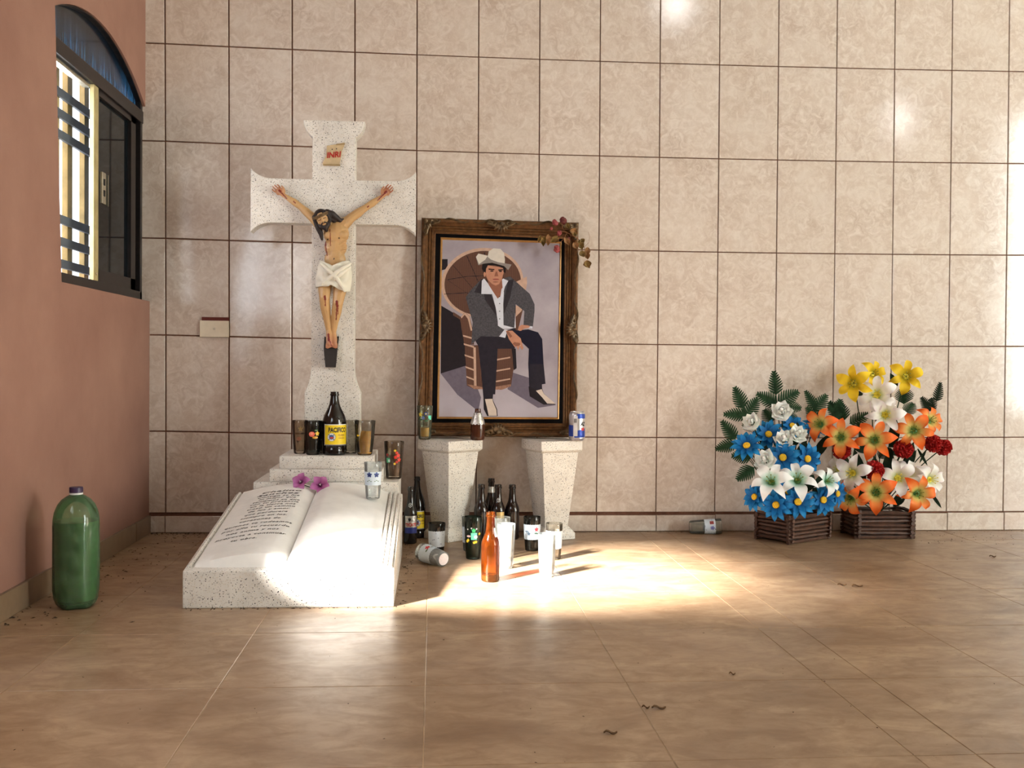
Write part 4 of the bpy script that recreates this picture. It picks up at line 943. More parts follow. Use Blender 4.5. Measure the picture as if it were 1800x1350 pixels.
def pac_label(o, prof, loc, aoff, z0, z1, half, txt=True):
    ang = cam_ang(loc) + aoff; R = prof_r(prof, (z0 + z1) / 2)
    m_ = MB(); wrap_patch(m_, prof, ang, -half, half, z0, z1, .0006); lab = m_.build('paper_label', M_WHT, o, True)
    m_ = MB(); wrap_patch(m_, prof, ang, -half * .93, half, z0 + .0035, z1 - .003, .0010); m_.build('label_field', M_YEL, lab, True)
    m_ = MB(); wrap_patch(m_, prof, ang, -half * .93, half * .96, z0 + .0005, z0 + .0028, .0010); wrap_patch(m_, prof, ang, -half * .965, -half * .945, z0 + .002, z1 - .002, .0010, n=2); m_.build('label_border', M_NAVY, lab, True)
    m_ = MB(); wrap_text(m_, prof, ang, 'PACIFICO', half * .12, z1 - .021, .0235 * (half * R / .0467) ** .5, R, .0016, bold=.0008, sx=.66 * (half * R / .0467) ** .5); m_.build('lettering', M_BLK, lab, weld=False)
    m_ = MB(); wrap_text(m_, prof, ang, 'CLARA', half * .42, z1 - .039, .0085, R, .0016, bold=.0002); wrap_text(m_, prof, ang, 'CERVEZA', half * .42, z1 - .050, .006, R, .0016, bold=.0001); m_.build('small_lettering', mat('ochre_print', (150, 92, 20), .5), lab, weld=False)
    cx, cz = -half * R * .36, z1 - .046
    for nm, r_, c, e in (('emblem_rim', .0150, M_NAVY, .0014), ('emblem_ring', .0142, M_WHT, .0017), ('emblem_sea', .0088, enamel((60, 96, 150)), .0020)):
        m_ = MB(); wrap_poly(m_, prof, ang, disc_pts(cx, cz, r_), R, e); m_.build(nm, c, lab)
    m_ = MB(); wrap_poly(m_, prof, ang, disc_pts(cx + .001, cz - .002, 0.0066, .0034), R, .0023); m_.build('emblem_hill', enamel((196, 60, 40)), lab)
    for k in range(4):
        a = math.pi / 4 + k * math.pi / 2; m_ = MB(); wrap_poly(m_, prof, ang, rect_pts(cx + .0115 * math.cos(a), cz + .0115 * math.sin(a), .0017, .0017), R, .0022); m_.build('emblem_band', M_NAVY, lab)
# large yellow-label bottle before the cross
L0 = (0.7155, -0.430, 0.354); pr = big_prof(.228, .0432); o = bottle('beer_bottle', L0, pr, M_DARKG, 'large dark bottle with yellow label standing before the cross foot'); pac_label(o, pr, L0, .16, .036, .112, 1.08)
# bottles beside the tomb
L0 = (1.012, -0.130, 0); pr = big_prof(.240, .0335); o = bottle('beer_bottle', L0, pr, M_DARKG, 'tall dark bottle with yellow label on the floor beside the tombstone'); pac_label(o, pr, L0, .25, .036, .108, .75)
L0 = (0.990, -0.265, 0); pr = beer_prof(.216, .0255); o = bottle('beer_bottle', L0, pr, M_DARKG, 'slim dark bottle with red, white and blue label beside the tombstone')
ang = cam_ang(L0); R = .0255
m_ = MB(); wrap_patch(m_, pr, ang, -.9, 1.1, .052, .108, .0006); lab = m_.build('paper_label', M_FOIL, o, True)
m_ = MB(); wrap_patch(m_, pr, ang, -.9, 1.1, .042, .064, .0010); m_.build('label_field', mat('blue_print', (40, 52, 130), .5), lab, True)
m_ = MB(); wrap_text(m_, pr, ang, 'TECATE', .05, .074, .0165, R, .0014, bold=.0007, sx=.72); m_.build('lettering', M_RED, lab, weld=False)
m_ = MB(); wrap_poly(m_, pr, ang, [(-.004, .094), (-.011, .101), (-.006, .098), (-.004, .103), (-.001, .098), (.003, .101), (.001, .092), (-.004, .086), (-.008, .092)], R, .0014); m_.build('eagle_emblem', M_BLK, lab)
def crest(o, pr, ang, zc, s=1.0):
    R_ = prof_r(pr, zc); k_ = [(.0075 * s * math.cos(math.radians(60 * i + 30)), .0085 * s * math.sin(math.radians(60 * i + 30))) for i in range(6)]
    m_ = MB(); n = 6
    m_.add([wrap(pr, ang, a / R_, zc + b, .0006) for a, b in k_] + [wrap(pr, ang, a * .8 / R_, zc + b * .8, .0006) for a, b in k_], [(i, (i + 1) % 6, 6 + (i + 1) % 6, 6 + i) for i in range(6)])
    c_ = m_.build('neck_crest', M_WHT, o); m_ = MB(); wrap_poly(m_, pr, ang, [(0, zc), (-.0035, zc + .004), (0, zc + .002), (.0035, zc + .0035), (.001, zc - .001), (0, zc - .005), (-.001, zc - .001)], R_, .0007); m_.build('eagle_emblem', M_WHT, c_)
crest(o, pr, ang - .1, .148)
# bottles between the pedestals
def at_floor(x, y): return on_z(x, y, 0)
for k, (x, Y, hh, lab_) in enumerate(((845.5, -.200, .218, 'brown bottle between the pedestals, nearest the corner-on pedestal'), (863, -.115, .232, 'tallest brown bottle between the pedestals, with a silver neck wrap'),
                                     (875, -.195, .217, 'brown bottle between the pedestals with a pale crest on its neck'), (900, -.175, .214, 'brown bottle between the pedestals, nearest the can-side pedestal'))):
    p = on_y(x, 930, Y); L0 = (p.x, Y, 0); pr = beer_prof(hh, .0285); o = bottle('beer_bottle', L0, pr, M_DARKB, lab_); ang = cam_ang(L0)
    if k == 1:
        m_ = MB(); wrap_patch(m_, pr, ang, -math.pi, math.pi, .176, .200, .0007, n=28); m_.build('neck_wrap', M_FOIL, o, True)
    if k == 2:
        crest(o, pr, ang + .15, .158); m_ = MB(); wrap_patch(m_, pr, ang, -.2, 1.0, .088, .112, .0006); m_.build('paper_label', mat('gold_paper', (200, 170, 110), .4, .4), o, True)
# sunlit amber bottle in front
L0 = (1.257, -0.945, 0); pr = beer_prof(.2195, .0292); o = bottle('beer_bottle', L0, pr, M_AMBER, 'empty amber bottle standing in the sun patch in front of the glasses')
inner = [(r_ * .90, z) for r_, z in pr[3:12]]; 
MB().lathe([(0, .008)] + inner, 32).build('inner_wall', M_AMBER, o, True, angle=35)
MB().lathe([(0, .0015), (.0255, .0015), (.0275, .008), (.0275, .020), (.024, .022), (0, .021)], 32).build('thick_base', mat('brown_base_glass', (84, 70, 52), .1, var=.3, scale=60), o, True)
MB().lathe([(pr[12][0] + .0004, pr[12][1]), (pr[12][0] + .0012, pr[12][1] + .003), (pr[12][0] + .0004, pr[13][1])], 28).build('lip_ring', M_AMBER, o, True)
m_ = MB(); wrap_patch(m_, pr, cam_ang(L0), .75, 1.35, .142, .170, .0006); m_.build('torn_label', M_WHT, o, True)
# small bottle with foil neck on the corner-on pedestal
L0 = (1.247, -0.185, 0.391); pr = [(0, .002), (.024, 0), (.0275, .004), (.0285, .012), (.0285, .058), (.0275, .066), (.020, .088), (.0135, .106), (.0115, .112), (.0115, .122), (.008, .122)]
o = bottle('beer_bottle', L0, pr, mat('reddish_brown_bottle_glass', (66, 32, 18), .06, var=.2, Specular_IOR_Level=.6), 'squat brown bottle with silver foil neck on the pedestal under the portrait')
m_ = MB(); nn = 40
vs_ = [wrap(pr, 0, 2 * math.pi * i / nn, z + (.0022 * math.sin(i * 2.0) if z < .066 else 0), .0008 + .0006 * math.sin(i * 3 + z * 400)) for z in (.062, .072, .082, .094, .106) for i in range(nn)]
m_.add(vs_, [(j * nn + i, j * nn + (i + 1) % nn, (j + 1) * nn + (i + 1) % nn, (j + 1) * nn + i) for j in range(4) for i in range(nn)]); m_.build('neck_foil', M_FOIL, o, True)
m_ = MB()
for i in range(10): wrap_poly(m_, pr, 2 * math.pi * i / 10, disc_pts(0, .1015, .0017, n=8), .0145, .0016)
m_.build('printed_dots', M_BLK, o); o.children[-1]['kind'] = 'stuff'

# ---- tumblers
def tumbler(loc, h, rt, rb, m, label, base=.010, mtx=None, flutes=0):
    o = empty('drinking_glass', loc)
    if mtx is not None: o.matrix_world = Matrix.Translation(loc) @ mtx.to_4x4()
    tag(o, label, 'glass', GRP_G)
    pr = [(0, .0015), (rb * .86, 0), (rb, .003)] + [(rb + (rt - rb) * ((z - .003) / (h - .003)) ** .75, z) for z in [.003 + (h - .003) * k / 7 for k in range(1, 8)]]
    th = .0016; prof = pr + [(rt - th * .4, h + .0010), (rt - th, h)] + [(r_ - th, max(z, base)) for r_, z in pr[::-1][1:-2]] + [(rb * .80 - th, base), (0, base)]
    n = 40; mb = MB().lathe(prof, n)
    if flutes:
        mb.v = [((x * (1 - .03 * (1 - min(1, z / (h * .42))) * (.5 + .5 * math.cos(flutes * math.atan2(y, x))))), (y * (1 - .03 * (1 - min(1, z / (h * .42))) * (.5 + .5 * math.cos(flutes * math.atan2(y, x))))), z) if z > .001 and z < h * .42 else (x, y, z) for x, y, z in mb.v]
    mb.build('glass_body', m, o, True, angle=40)
    return o, pr
def scallop_band(o, pr, z0, z1, m, teeth=22):
    n = teeth * 4; vs_ = []
    for z, up in ((z0, 0), (z0 + .004, 1), (z1 - .004, 1), (z1, 0)):
        for i in range(n):
            zz = z + (0 if up else (.0020 * abs(math.sin(i * math.pi / 4)) * (-1 if z == z0 else 1))); vs_.append(wrap(pr, 0, 2 * math.pi * i / n, zz, .0004))
    m_ = MB().add(vs_, [(j * n + i, j * n + (i + 1) % n, (j + 1) * n + (i + 1) % n, (j + 1) * n + i) for j in range(3) for i in range(n)]); return m_.build('printed_band', m, o, True)
def deco(o, pr, ang, kind, x, z, s, rgb, R=None, parent=None, name='printed_motif', e=.0008):
    R = R or prof_r(pr, z); m_ = MB()
    pts = flower_pts(x, z, s) if kind == 'f' else disc_pts(x, z, s, s * .9) if kind == 'd' else disc_pts(x, z, s, s * .45) if kind == 'l' else rect_pts(x, z, s, s * 1.15)
    wrap_poly(m_, pr, ang, pts, R, e); return m_.build(name, enamel(rgb), parent or o)
def wax(o, pr, z0, z1, m, name='wax', k=.93): 
    pts = [(0, z0)] + [(prof_r(pr, z0 + (z1 - z0) * i / 4) * k - .0012, z0 + (z1 - z0) * i / 4) for i in range(5)] + [(0, z1 - .002)]; return MB().lathe(pts, 28).build(name, m, o, True)
t = NT('white_blue_enamel_band'); v = t.coord(); vo = t.n.new('ShaderNodeTexVoronoi'); t.l.new(v, vo.inputs['Vector']); vo.inputs['Scale'].default_value = 95
col = t.mix(t.ramp(vo.outputs['Distance'], [(.14, (.8, .8, .8)), (.30, (0, 0, 0))]), srgb(214, 224, 234), srgb(96, 110, 150)); t.P(Base_Color=col, Roughness=.4); M_BAND = t.m
M_BAND2 = mat('pale_blue_enamel_band', (206, 220, 232), .4, var=.06)
# on the top step, left to right
o, pr = tumbler((.588, -.395, .354), .121, .0285, .022, M_TAUPE, 'dusty taupe glass at the outer end of the step before the cross', flutes=14); a_ = cam_ang(o.location)
deco(o, pr, a_, 'd', -.004, .056, .0085, (150, 96, 72)); deco(o, pr, a_, 'f', .002, .092, .009, (176, 146, 96)); deco(o, pr, a_, 'd', -.008, .045, .003, (50, 30, 24)); deco(o, pr, a_, 'l', .008, .075, .006, (60, 50, 40))
o, pr = tumbler((.640, -.440, .354), .122, .0315, .0245, M_DUSKG, 'dark smoked glass printed with a peach, left of the large bottle', flutes=16); a_ = cam_ang(o.location)
deco(o, pr, a_, 'd', -.004, .076, .0105, (226, 104, 84)); deco(o, pr, a_, 'd', -.006, .078, .006, (240, 150, 120), e=.0011); deco(o, pr, a_, 'f', .016, .078, .0085, (216, 176, 40)); deco(o, pr, a_, 'l', .008, .064, .010, (206, 150, 40)); deco(o, pr, a_, 'l', .012, .090, .006, (70, 110, 50))
o, pr = tumbler((.668, -.375, .354), .118, .029, .023, M_DUSKG, 'dark glass half hidden behind the peach-printed glass and the bottle')
o, pr = tumbler((.771, -.380, .354), .121, .0285, .0225, M_GREYG, 'plain smoky glass just right of the large yellow-label bottle')
o, pr = tumbler((.826, -.440, .354), .124, .0385, .0265, M_GREYG, 'smoky glass half filled with orange candle wax on the step', flutes=16); a_ = cam_ang(o.location)
W_ = wax(o, pr, .006, .040, M_WAX); m_ = MB(); vs_ = []
for j in range(8):
    z = .038 + .050 * j / 7
    for i in range(13):
        aa = -1.0 + 2.35 * i / 12; rr_ = prof_r(pr, z) * .93 - .0012; sh = (.0 if i / 12 > (j / 7) * .42 else .55 * (j / 7)); vs_.append((rr_ * (1 - sh) * math.cos(a_ + aa), rr_ * (1 - sh) * math.sin(a_ + aa), z))
m_.add(vs_, [(j * 13 + i, j * 13 + i + 1, (j + 1) * 13 + i + 1, (j + 1) * 13 + i) for j in range(7) for i in range(12)]); m_.build('wax_slope', M_WAX, o, True, angle=70)
deco(o, pr, a_, 'l', -.026, .072, .007, (230, 190, 40)); deco(o, pr, a_, 'l', -.030, .060, .006, (40, 40, 30))
# on the lower step and the book
o, pr = tumbler((.930, -.392, .262), .137, .0370, .0275, M_TAUPE, 'brownish glass with red flowers and green sticker on the lowest step', base=.012); a_ = cam_ang(o.location)
for x, z, s_, c in ((.010, .098, .006, (206, 50, 30)), (.016, .088, .008, (214, 44, 26)), (.006, .082, .007, (206, 40, 24)), (.020, .072, .008, (206, 50, 30)), (.010, .064, .006, (180, 40, 24)), (.004, .106, .005, (214, 176, 50)), (.003, .058, .005, (214, 176, 50)), (-.026, .090, .006, (170, 40, 26))): deco(o, pr, a_, 'f', x, z, s_, c)
deco(o, pr, a_, 'r', -.022, .070, .0075, (60, 168, 116), name='sticker'); deco(o, pr, a_, 'r', -.018, .069, .004, (200, 224, 214), name='sticker_print', e=.0012)
wax(o, pr, .012, .085, mat('brown_wax', (116, 86, 68), .5), k=.90)
yb = -.665; zb_ = base_z(yb) + page_h(.28) + .0035
o, pr = tumbler((.8695, yb, zb_), .124, .0305, .0235, M_MILK, 'clear glass with two blue flowers standing on the book page'); a_ = cam_ang(o.location)
m_ = MB(); wrap_patch(m_, pr, a_, -1.5, 1.5, .048, .094, .0003); bd = m_.build('milky_panel', M_BAND2, o, True)
for x in (-.0125, .0125):
    deco(o, pr, a_, 'f', x, .084, .0095, (52, 76, 140), e=.0009); deco(o, pr, a_, 'd', x, .083, .0045, (28, 40, 96), e=.0012)
    for k in range(3): deco(o, pr, a_, 'l', x + (k - 1) * .006 * (1 if x > 0 else -1), .062 + .003 * (k % 2), .0028, (90, 120, 90), e=.0009)
# on the corner-on pedestal
o, pr = tumbler((1.0405, -.165, .391), .131, .0310, .0240, m_glass('greenish_grey_glass', (.88, .89, .82), .05, .12, (150, 150, 130)), 'flower-printed glass with pale wax on the pedestal at the frame corner', flutes=14); a_ = cam_ang(o.location)
for k, x, z, s_, c in (('f', -.018, .098, .0085, (206, 190, 70)), ('f', .004, .101, .0085, (56, 72, 130)), ('f', -.006, .085, .007, (90, 110, 160)), ('d', .004, .101, .003, (220, 200, 80)), ('l', -.016, .079, .008, (40, 80, 50)), ('l', .006, .074, .008, (44, 84, 54)), ('l', -.002, .092, .005, (40, 80, 50)), ('l', -.022, .086, .005, (40, 80, 50)), ('l', .014, .080, .006, (40, 80, 50))): deco(o, pr, a_, k, x, z, s_, c, e=.0011 if s_ == .003 else .0008)
deco(o, pr, a_, 'r', .021, .086, .0072, (100, 224, 190), name='sticker'); wax(o, pr, .012, .046, M_WAX)
# on the floor
o, pr = tumbler((1.089, -.505, 0), .115, .0315, .0255, M_DUSKG, 'upright dark-rimmed glass with white band behind the toppled glass'); scallop_band(o, pr, .034, .088, M_BAND); a_ = cam_ang(o.location)
o, pr = tumbler((1.217, -.578, 0), .149, .0325, .0250, m_glass('green_black_glass', (.34, .42, .38), .05, .05, (60, 66, 50)), 'dark glass printed with a green pot and flowers, behind the amber bottle', flutes=16); a_ = cam_ang(o.location)
pot = deco(o, pr, a_, 'r', .003, .084, .0105, (110, 226, 186), name='printed_pot'); deco(o, pr, a_, 'd', .009, .082, .0065, (214, 240, 230), e=.0011); deco(o, pr, a_, 'l', -.016, .084, .008, (226, 190, 190)); deco(o, pr, a_, 'f', .002, .104, .008, (60, 190, 120))
for x, z in ((-.022, .066), (-.018, .070), (.010, .064), (.004, .062), (.024, .092)): deco(o, pr, a_, 'f', x, z, .0055, (222, 196, 50))
for x, z in ((-.020, .108), (-.006, .112), (.012, .110)): deco(o, pr, a_, 'd', x, z, .003, (200, 200, 200))
wax(o, pr, .010, .058, m_glass('green_water', (.70, .78, .50), .1, .25, (150, 160, 90)), name='liquid')
o, pr = tumbler((1.213, -.425, 0), .125, .0320, .0255, M_CLEAR, 'clear glass standing behind the green-pot glass'); scallop_band(o, pr, .034, .090, M_BAND)
o, pr = tumbler((1.322, -.741, 0), .149, .0305, .0235, M_MILK, 'tall milky glass of white wax right behind the amber bottle', flutes=16); wax(o, pr, .050, .128, M_WAXW); 
o, pr = tumbler((1.318, -.575, 0), .146, .0305, .0235, M_CLEAR, 'clear glass behind the tall milky glass, its rim showing above')
o, pr = tumbler((1.441, -.425, 0), .125, .0325, .0250, M_DUSKG, 'dark-rimmed glass with pale blue band and red flower'); scallop_band(o, pr, .045, .098, M_BAND2); a_ = cam_ang(o.location)
deco(o, pr, a_, 'f', .017, .082, .0085, (206, 60, 76)); deco(o, pr, a_, 'l', .014, .068, .006, (60, 100, 80)); deco(o, pr, a_, 'l', .022, .066, .005, (60, 100, 80)); deco(o, pr, a_, 'f', -.012, .066, .007, (96, 116, 140)); deco(o, pr, a_, 'l', -.020, .074, .008, (120, 140, 160))
o, pr = tumbler((1.504, -.586, 0), .126, .0300, .0235, M_GREYG, 'grey-rimmed glass with white band behind the sunlit frosted glass'); scallop_band(o, pr, .040, .100, M_BAND2)
o, pr = tumbler((1.445, -.880, 0), .138, .0300, .0235, M_MILK, 'frosted white glass in the brightest sun, beside the amber bottle'); wax(o, pr, .040, .105, M_WAXW)
# toppled glasses
def lying(base, rim, h, rt, rb, m, label, roll=0, **kw):
    ax = (Vector(rim) - Vector(base)).normalized(); q = Vector((0, 0, 1)).rotation_difference(ax) @ Quaternion((0, 0, 1), roll)
    return tumbler(Vector(base), h, rt, rb, m, label, mtx=q.to_matrix(), **kw)
rb_, rt_ = .0255, .0325
o, pr = lying((1.112, -.722, rb_ + .0007), (1.040, -.628, rt_ + .0007), .120, rt_, rb_, M_MILK, 'toppled glass with a red flower lying beside the tombstone', roll=0)
scallop_band(o, pr, .045, .100, M_BAND2)
qi = o.matrix_world.to_3x3().inverted(); up = qi @ Vector((-.2, -.45, .85)); a_ = math.atan2(up.y, up.x)
deco(o, pr, a_, 'f', .0, .074, .010, (206, 54, 60), e=.0010); deco(o, pr, a_, 'l', -.012, .066, .007, (70, 100, 60), e=.0009); deco(o, pr, a_, 'l', .012, .064, .006, (70, 100, 60), e=.0009)
MB().lathe([(0, -.0006), (rb_ * .78, -.0006), (rb_ * .80, .0005)], 28).build('bottom_sticker', mat('pinkish_sticker', (222, 208, 206), .5, var=.1, scale=160), o)
p = on_z(1216, 940, 0)
o, pr = lying((2.128, -.062, .0262), (2.258, -.078, .0322), .128, .0318, .0258, M_CLEAR, 'toppled clear glass lying against the skirting near the flower baskets'); scallop_band(o, pr, .060, .102, M_BAND)
qi = o.matrix_world.to_3x3().inverted(); up = qi @ Vector((0, -.9, .2)); a_ = math.atan2(up.y, up.x)
deco(o, pr, a_, 'r', -.014, .088, .007, (150, 60, 60), e=.0009); deco(o, pr, a_, 'f', .008, .090, .009, (120, 120, 180), e=.0009)

# ---- can on the other pedestal
L0 = Vector((1.636, -.205, .391)); can = empty('drink_can', L0); tag(can, 'silver and blue drink can on the pedestal at the frame corner', 'can')
cp = [(0, .004), (.020, .003), (.024, 0), (.0265, .003), (.0315, .010), (.0315, .100), (.0300, .106), (.0262, .1125), (.0268, .1145), (.0255, .1150), (.0245, .1105), (0, .1105)]
MB().lathe(cp, 40).build('shell', mat('brushed_can_aluminium', (198, 196, 198), .3, .75, var=.08), can, True, angle=35)
a_ = cam_ang(L0); M_CB = mat('blue_can_print', (36, 66, 160), .35, .3)
m_ = MB(); n = 30; vs_ = []
for j in range(5):
    for i in range(n + 1):
        aa = -1.9 + 3.8 * i / n; top = .040 + (.022 if aa < -.35 else (.006 * (aa + .2))); vs_.append(wrap(cp, a_, aa, .006 + (top - .006) * j / 4, .0004))
m_.add(vs_, [(j * (n + 1) + i, j * (n + 1) + i + 1, (j + 1) * (n + 1) + i + 1, (j + 1) * (n + 1) + i) for j in range(4) for i in range(n)]); m_.build('printed_base', M_CB, can, True)
m_ = MB(); wrap_patch(m_, cp, a_, .0, 1.9, .088, .106, .0004); m_.build('printed_top', M_CB, can, True)
m_ = MB(); wrap_patch(m_, cp, a_, -.45, .08, .008, .098, .0007); st = m_.build('barcode_panel', mat('can_silver_panel', (214, 214, 216), .4, .3), can, True)
for k in range(8):
    m_ = MB(); wrap_patch(m_, cp, a_, -.36 + .045 * k, -.36 + .045 * k + (.018 if k % 2 else .028), .072, .088, .0010, n=1, m=1); m_.build('barcode_line', M_BLK, st)
m_ = MB(); tv, tf = text_shape('AZ', .020, .25, .0012); m_.add([wrap(cp, a_, .78 + (b / .0315) * .0 + a * .75 / .0315, .066 + b, .0008) for a, b in tv], tf); m_.build('lettering', M_BLK, can, weld=False)
m_ = MB(); wrap_text(m_, cp, a_, 'ER', .82, .046, .014, .0315, .0008, bold=.0009); m_.build('red_lettering', M_RED, can, weld=False)
m_ = MB(); m_.box((-.006, -.012, .1105), (.006, .008, .1118), ch=.0005); m_.build('pull_tab', M_CHROME, can)

# ---- green plastic bottle
L0 = (0.083, -1.238, 0.0); gb = empty('plastic_bottle', L0); tag(gb, 'large green plastic bottle with purple cap by the pink wall', 'bottle')
r_ = .0615; gp_ = [(.0, .016), (.020, .012), (.036, .002), (.046, .0), (.054, .008), (.0595, .024), (.0612, .050), (r_, .080), (r_, .150), (.0610, .205), (.0615, .228), (.0610, .232), (.0605, .246), (.0570, .266), (.0490, .286), (.0380, .300), (.0250, .309), (.0165, .313), (.0150, .318), (.0150, .322)]
M_GPET = m_glass('green_translucent_plastic', (.72, .84, .68), .10, .30, (112, 150, 108), ior=1.6)
mb = MB().lathe(gp_, 48)
mb.v = [(x * (1 - (.16 * (.5 + .5 * math.cos(5 * math.atan2(y, x))) * max(0, 1 - z / .05)) - .006 * math.sin(7 * math.atan2(y, x)) * math.sin(z * 40)), y * (1 - (.16 * (.5 + .5 * math.cos(5 * math.atan2(y, x))) * max(0, 1 - z / .05)) - .006 * math.sin(7 * math.atan2(y, x)) * math.sin(z * 40)), z) for x, y, z in mb.v]
mb.build('bottle_body', M_GPET, gb, True, angle=60)
MB().lathe([(0, .006), (.030, .010), (.052, .022), (.056, .05), (.0580, .200), (.0580, .240), (0, .241)], 40).build('liquid', mat('murky_green_liquid', (82, 122, 80), .12, var=.2, scale=14), gb, True)
MB().lathe([(.0150, .313), (.0176, .314), (.0176, .3185), (.0150, .319)], 32).build('tamper_ring', M_WHT, gb, True)
capm = MB().lathe([(.0150, .3192), (.0182, .3195), (.0182, .332), (.0172, .334), (0, .334)], 48); capm.v = [(x * (1 + .012 * (k % 2)), y * (1 + .012 * (k % 2)), z) for k, (x, y, z) in enumerate(capm.v)]
capm.build('screw_cap', mat('dark_purple_plastic', (52, 30, 68), .4), gb, True, angle=30)

# ================================================================= ARTIFICIAL FLOWER BASKETS
def petal_mesh(name, L, Wd, prof, m, cup=.25, nx=8, ny=4, tip=.0, ruffle=0.0, base_w=.25):
    """prof(t) -> (forward, lift): the curve of the mid-rib as fractions of L"""
    vs_ = []; rr_ = random.Random(name)
    for i in range(nx + 1):
        t = i / nx; f_, l_ = prof(t); w = Wd / 2 * max(tip * (1 if t < .95 else .7), (math.sin(math.pi * (base_w * .5 + (1 - base_w * .5) * t) ** 1.0) ** .92))
        if i == nx: w = Wd * .02
        for j in range(ny + 1):
            s_ = 2 * j / ny - 1; vs_.append((L * f_, w * s_, L * l_ + cup * w * s_ * s_ + ruffle * Wd * math.sin(t * 9 + s_ * 3) * abs(s_)))
    return MB().add(vs_, [(i * (ny + 1) + j, i * (ny + 1) + j + 1, (i + 1) * (ny + 1) + j + 1, (i + 1) * (ny + 1) + j) for i in range(nx) for j in range(ny)]).mesh(name, m, True, True, 80)
def petal_mat(name, stops, L, rough=.55, edge=None, Wd=.03, streak=.12):
    t = NT(name); v = t.coord(); sp = t.n.new('ShaderNodeSeparateXYZ'); t.l.new(v, sp.inputs[0])
    fac = t.math('ADD', t.math('DIVIDE', sp.outputs[0], L), t.math('MULTIPLY', t.math('SUBTRACT', t.noise(t.mapping(v, (.4, 3, 1)), 90, 3), .5), streak))
    col = t.ramp(fac, [(p_, srgb(*c)) for p_, c in stops])
    if edge:
        e_ = t.ramp(t.math('DIVIDE', t.math('ABSOLUTE', sp.outputs[1]), Wd / 2), [(.55, (0, 0, 0)), (1.0, (.8, .8, .8))]); col = t.mix(e_, col, srgb(*edge))
    tl = t.n.new('ShaderNodeBsdfTranslucent'); t.l.new(col, tl.inputs[0]); t.P(Base_Color=col, Roughness=rough, Specular_IOR_Level=.25)
    ms = t.n.new('ShaderNodeMixShader'); ms.inputs[0].default_value = .22; t.l.new(t.p.outputs[0], ms.inputs[1]); t.l.new(tl.outputs[0], ms.inputs[2]); t.l.new(ms.outputs[0], t.out.inputs[0]); return t.m
LL = .083
lily_prof = lambda t: (.09 + .86 * t - .10 * t ** 3, .44 * math.sin(t * 2.1) - .46 * t ** 2.6)
side_prof = lambda t: (.08 + .62 * t, .62 * t - .28 * t ** 3)
M_OR = petal_mat('orange_lily_silk', [(.10, (110, 146, 60)), (.25, (226, 206, 120)), (.42, (248, 152, 76)), (.72, (246, 106, 36))], LL, edge=(232, 84, 22), Wd=.037)
M_WL = petal_mat('white_lily_silk', [(.10, (196, 206, 120)), (.28, (244, 240, 224)), (.6, (248, 244, 242)), (.95, (250, 246, 246))], LL, edge=(240, 226, 230), Wd=.037)
M_WG = petal_mat('white_green_lily_silk', [(.08, (60, 140, 100)), (.22, (180, 220, 200)), (.40, (248, 250, 248)), (.95, (250, 248, 248))], LL, Wd=.037)
M_YL = petal_mat('yellow_lily_silk', [(.10, (170, 150, 30)), (.35, (240, 200, 40)), (.9, (252, 214, 50))], LL, Wd=.033)
DL = .060
M_BLUE = petal_mat('blue_daisy_silk', [(.12, (16, 66, 122)), (.45, (20, 112, 178)), (.8, (44, 146, 206)), (1.0, (18, 104, 172))], DL, edge=(8, 66, 130), Wd=.024, streak=.35)
LILY = {}
for nm, m_ in (('orange', M_OR), ('white', M_WL), ('whitegreen', M_WG), ('yellow', M_YL)):
    LILY[nm] = (petal_mesh(nm + '_lily_petal_wide', LL, .040, lily_prof, m_, .22), petal_mesh(nm + '_lily_petal_narrow', LL * .98, .029, lily_prof, m_, .26))
DAISY = [petal_mesh('daisy_petal_outer', DL, .0240, lambda t: (.12 + .86 * t, .30 * math.sin(t * 2.6) * .55 - .06 * t), M_BLUE, .25, 6, 2, tip=.15), petal_mesh('daisy_petal_inner', DL * .78, .0200, lambda t: (.12 + .80 * t, .42 * t), M_BLUE, .3, 6, 2, tip=.15)]
M_FERN = mat('dark_green_fern_fabric', (34, 58, 36), .75, var=.4, scale=60, Specular_IOR_Level=.15); M_GSTEM = mat('green_plastic_stem', (34, 50, 28), .6, var=.2, Specular_IOR_Level=.2); M_DKLEAF = mat('dark_green_leaf_fabric', (26, 42, 26), .7, var=.3, Specular_IOR_Level=.2)
M_YEC = mat('yellow_daisy_centre', (226, 176, 30), .8, var=.3, scale=300, bump=.8); M_STAM = mat('olive_stamen', (120, 128, 40), .6); M_STAMY = mat('yellow_stamen', (224, 206, 60), .6); M_GC = mat('green_lily_throat', (70, 120, 56), .6)
M_ROSE = mat('white_foam_rose', (236, 236, 230), .6, var=.05, Subsurface_Weight=.1); M_CARN = mat('red_carnation_silk', (186, 26, 22), .7, var=.35, scale=160)
def facing(P_, dx=0, dy=0, roll=0):
    d = (CAM - P_).normalized(); d = (d + RIGHT * dx + UPV * dy).normalized()
    zx = d; xx = UPV.cross(zx).normalized(); yy = zx.cross(xx)
    return Matrix.Translation(P_) @ Matrix((xx, yy, zx)).transposed().to_4x4() @ Matrix.Rotation(roll, 4, 'Z')
class Arr:
    def __init__(s, root): s.root = root; s.inv = root.matrix_world.inverted()
    def part(s, name, me, mw): return link(name, me, s.root, s.inv @ mw)
    def stem(s, P_, b_, r_=.0022, m_=M_GSTEM):
        P_, b_ = Vector(P_), Vector(b_); mid_ = P_.lerp(b_, .5) + Vector((0, .035, .02)); pts = [P_.lerp(mid_, t / 4).lerp(mid_.lerp(b_, t / 4), t / 4) for t in range(5)]
        s.part('stem', MB().tube(pts, r_, 6).mesh('stem', m_, True), Matrix.Identity(4))
LILYC = {}
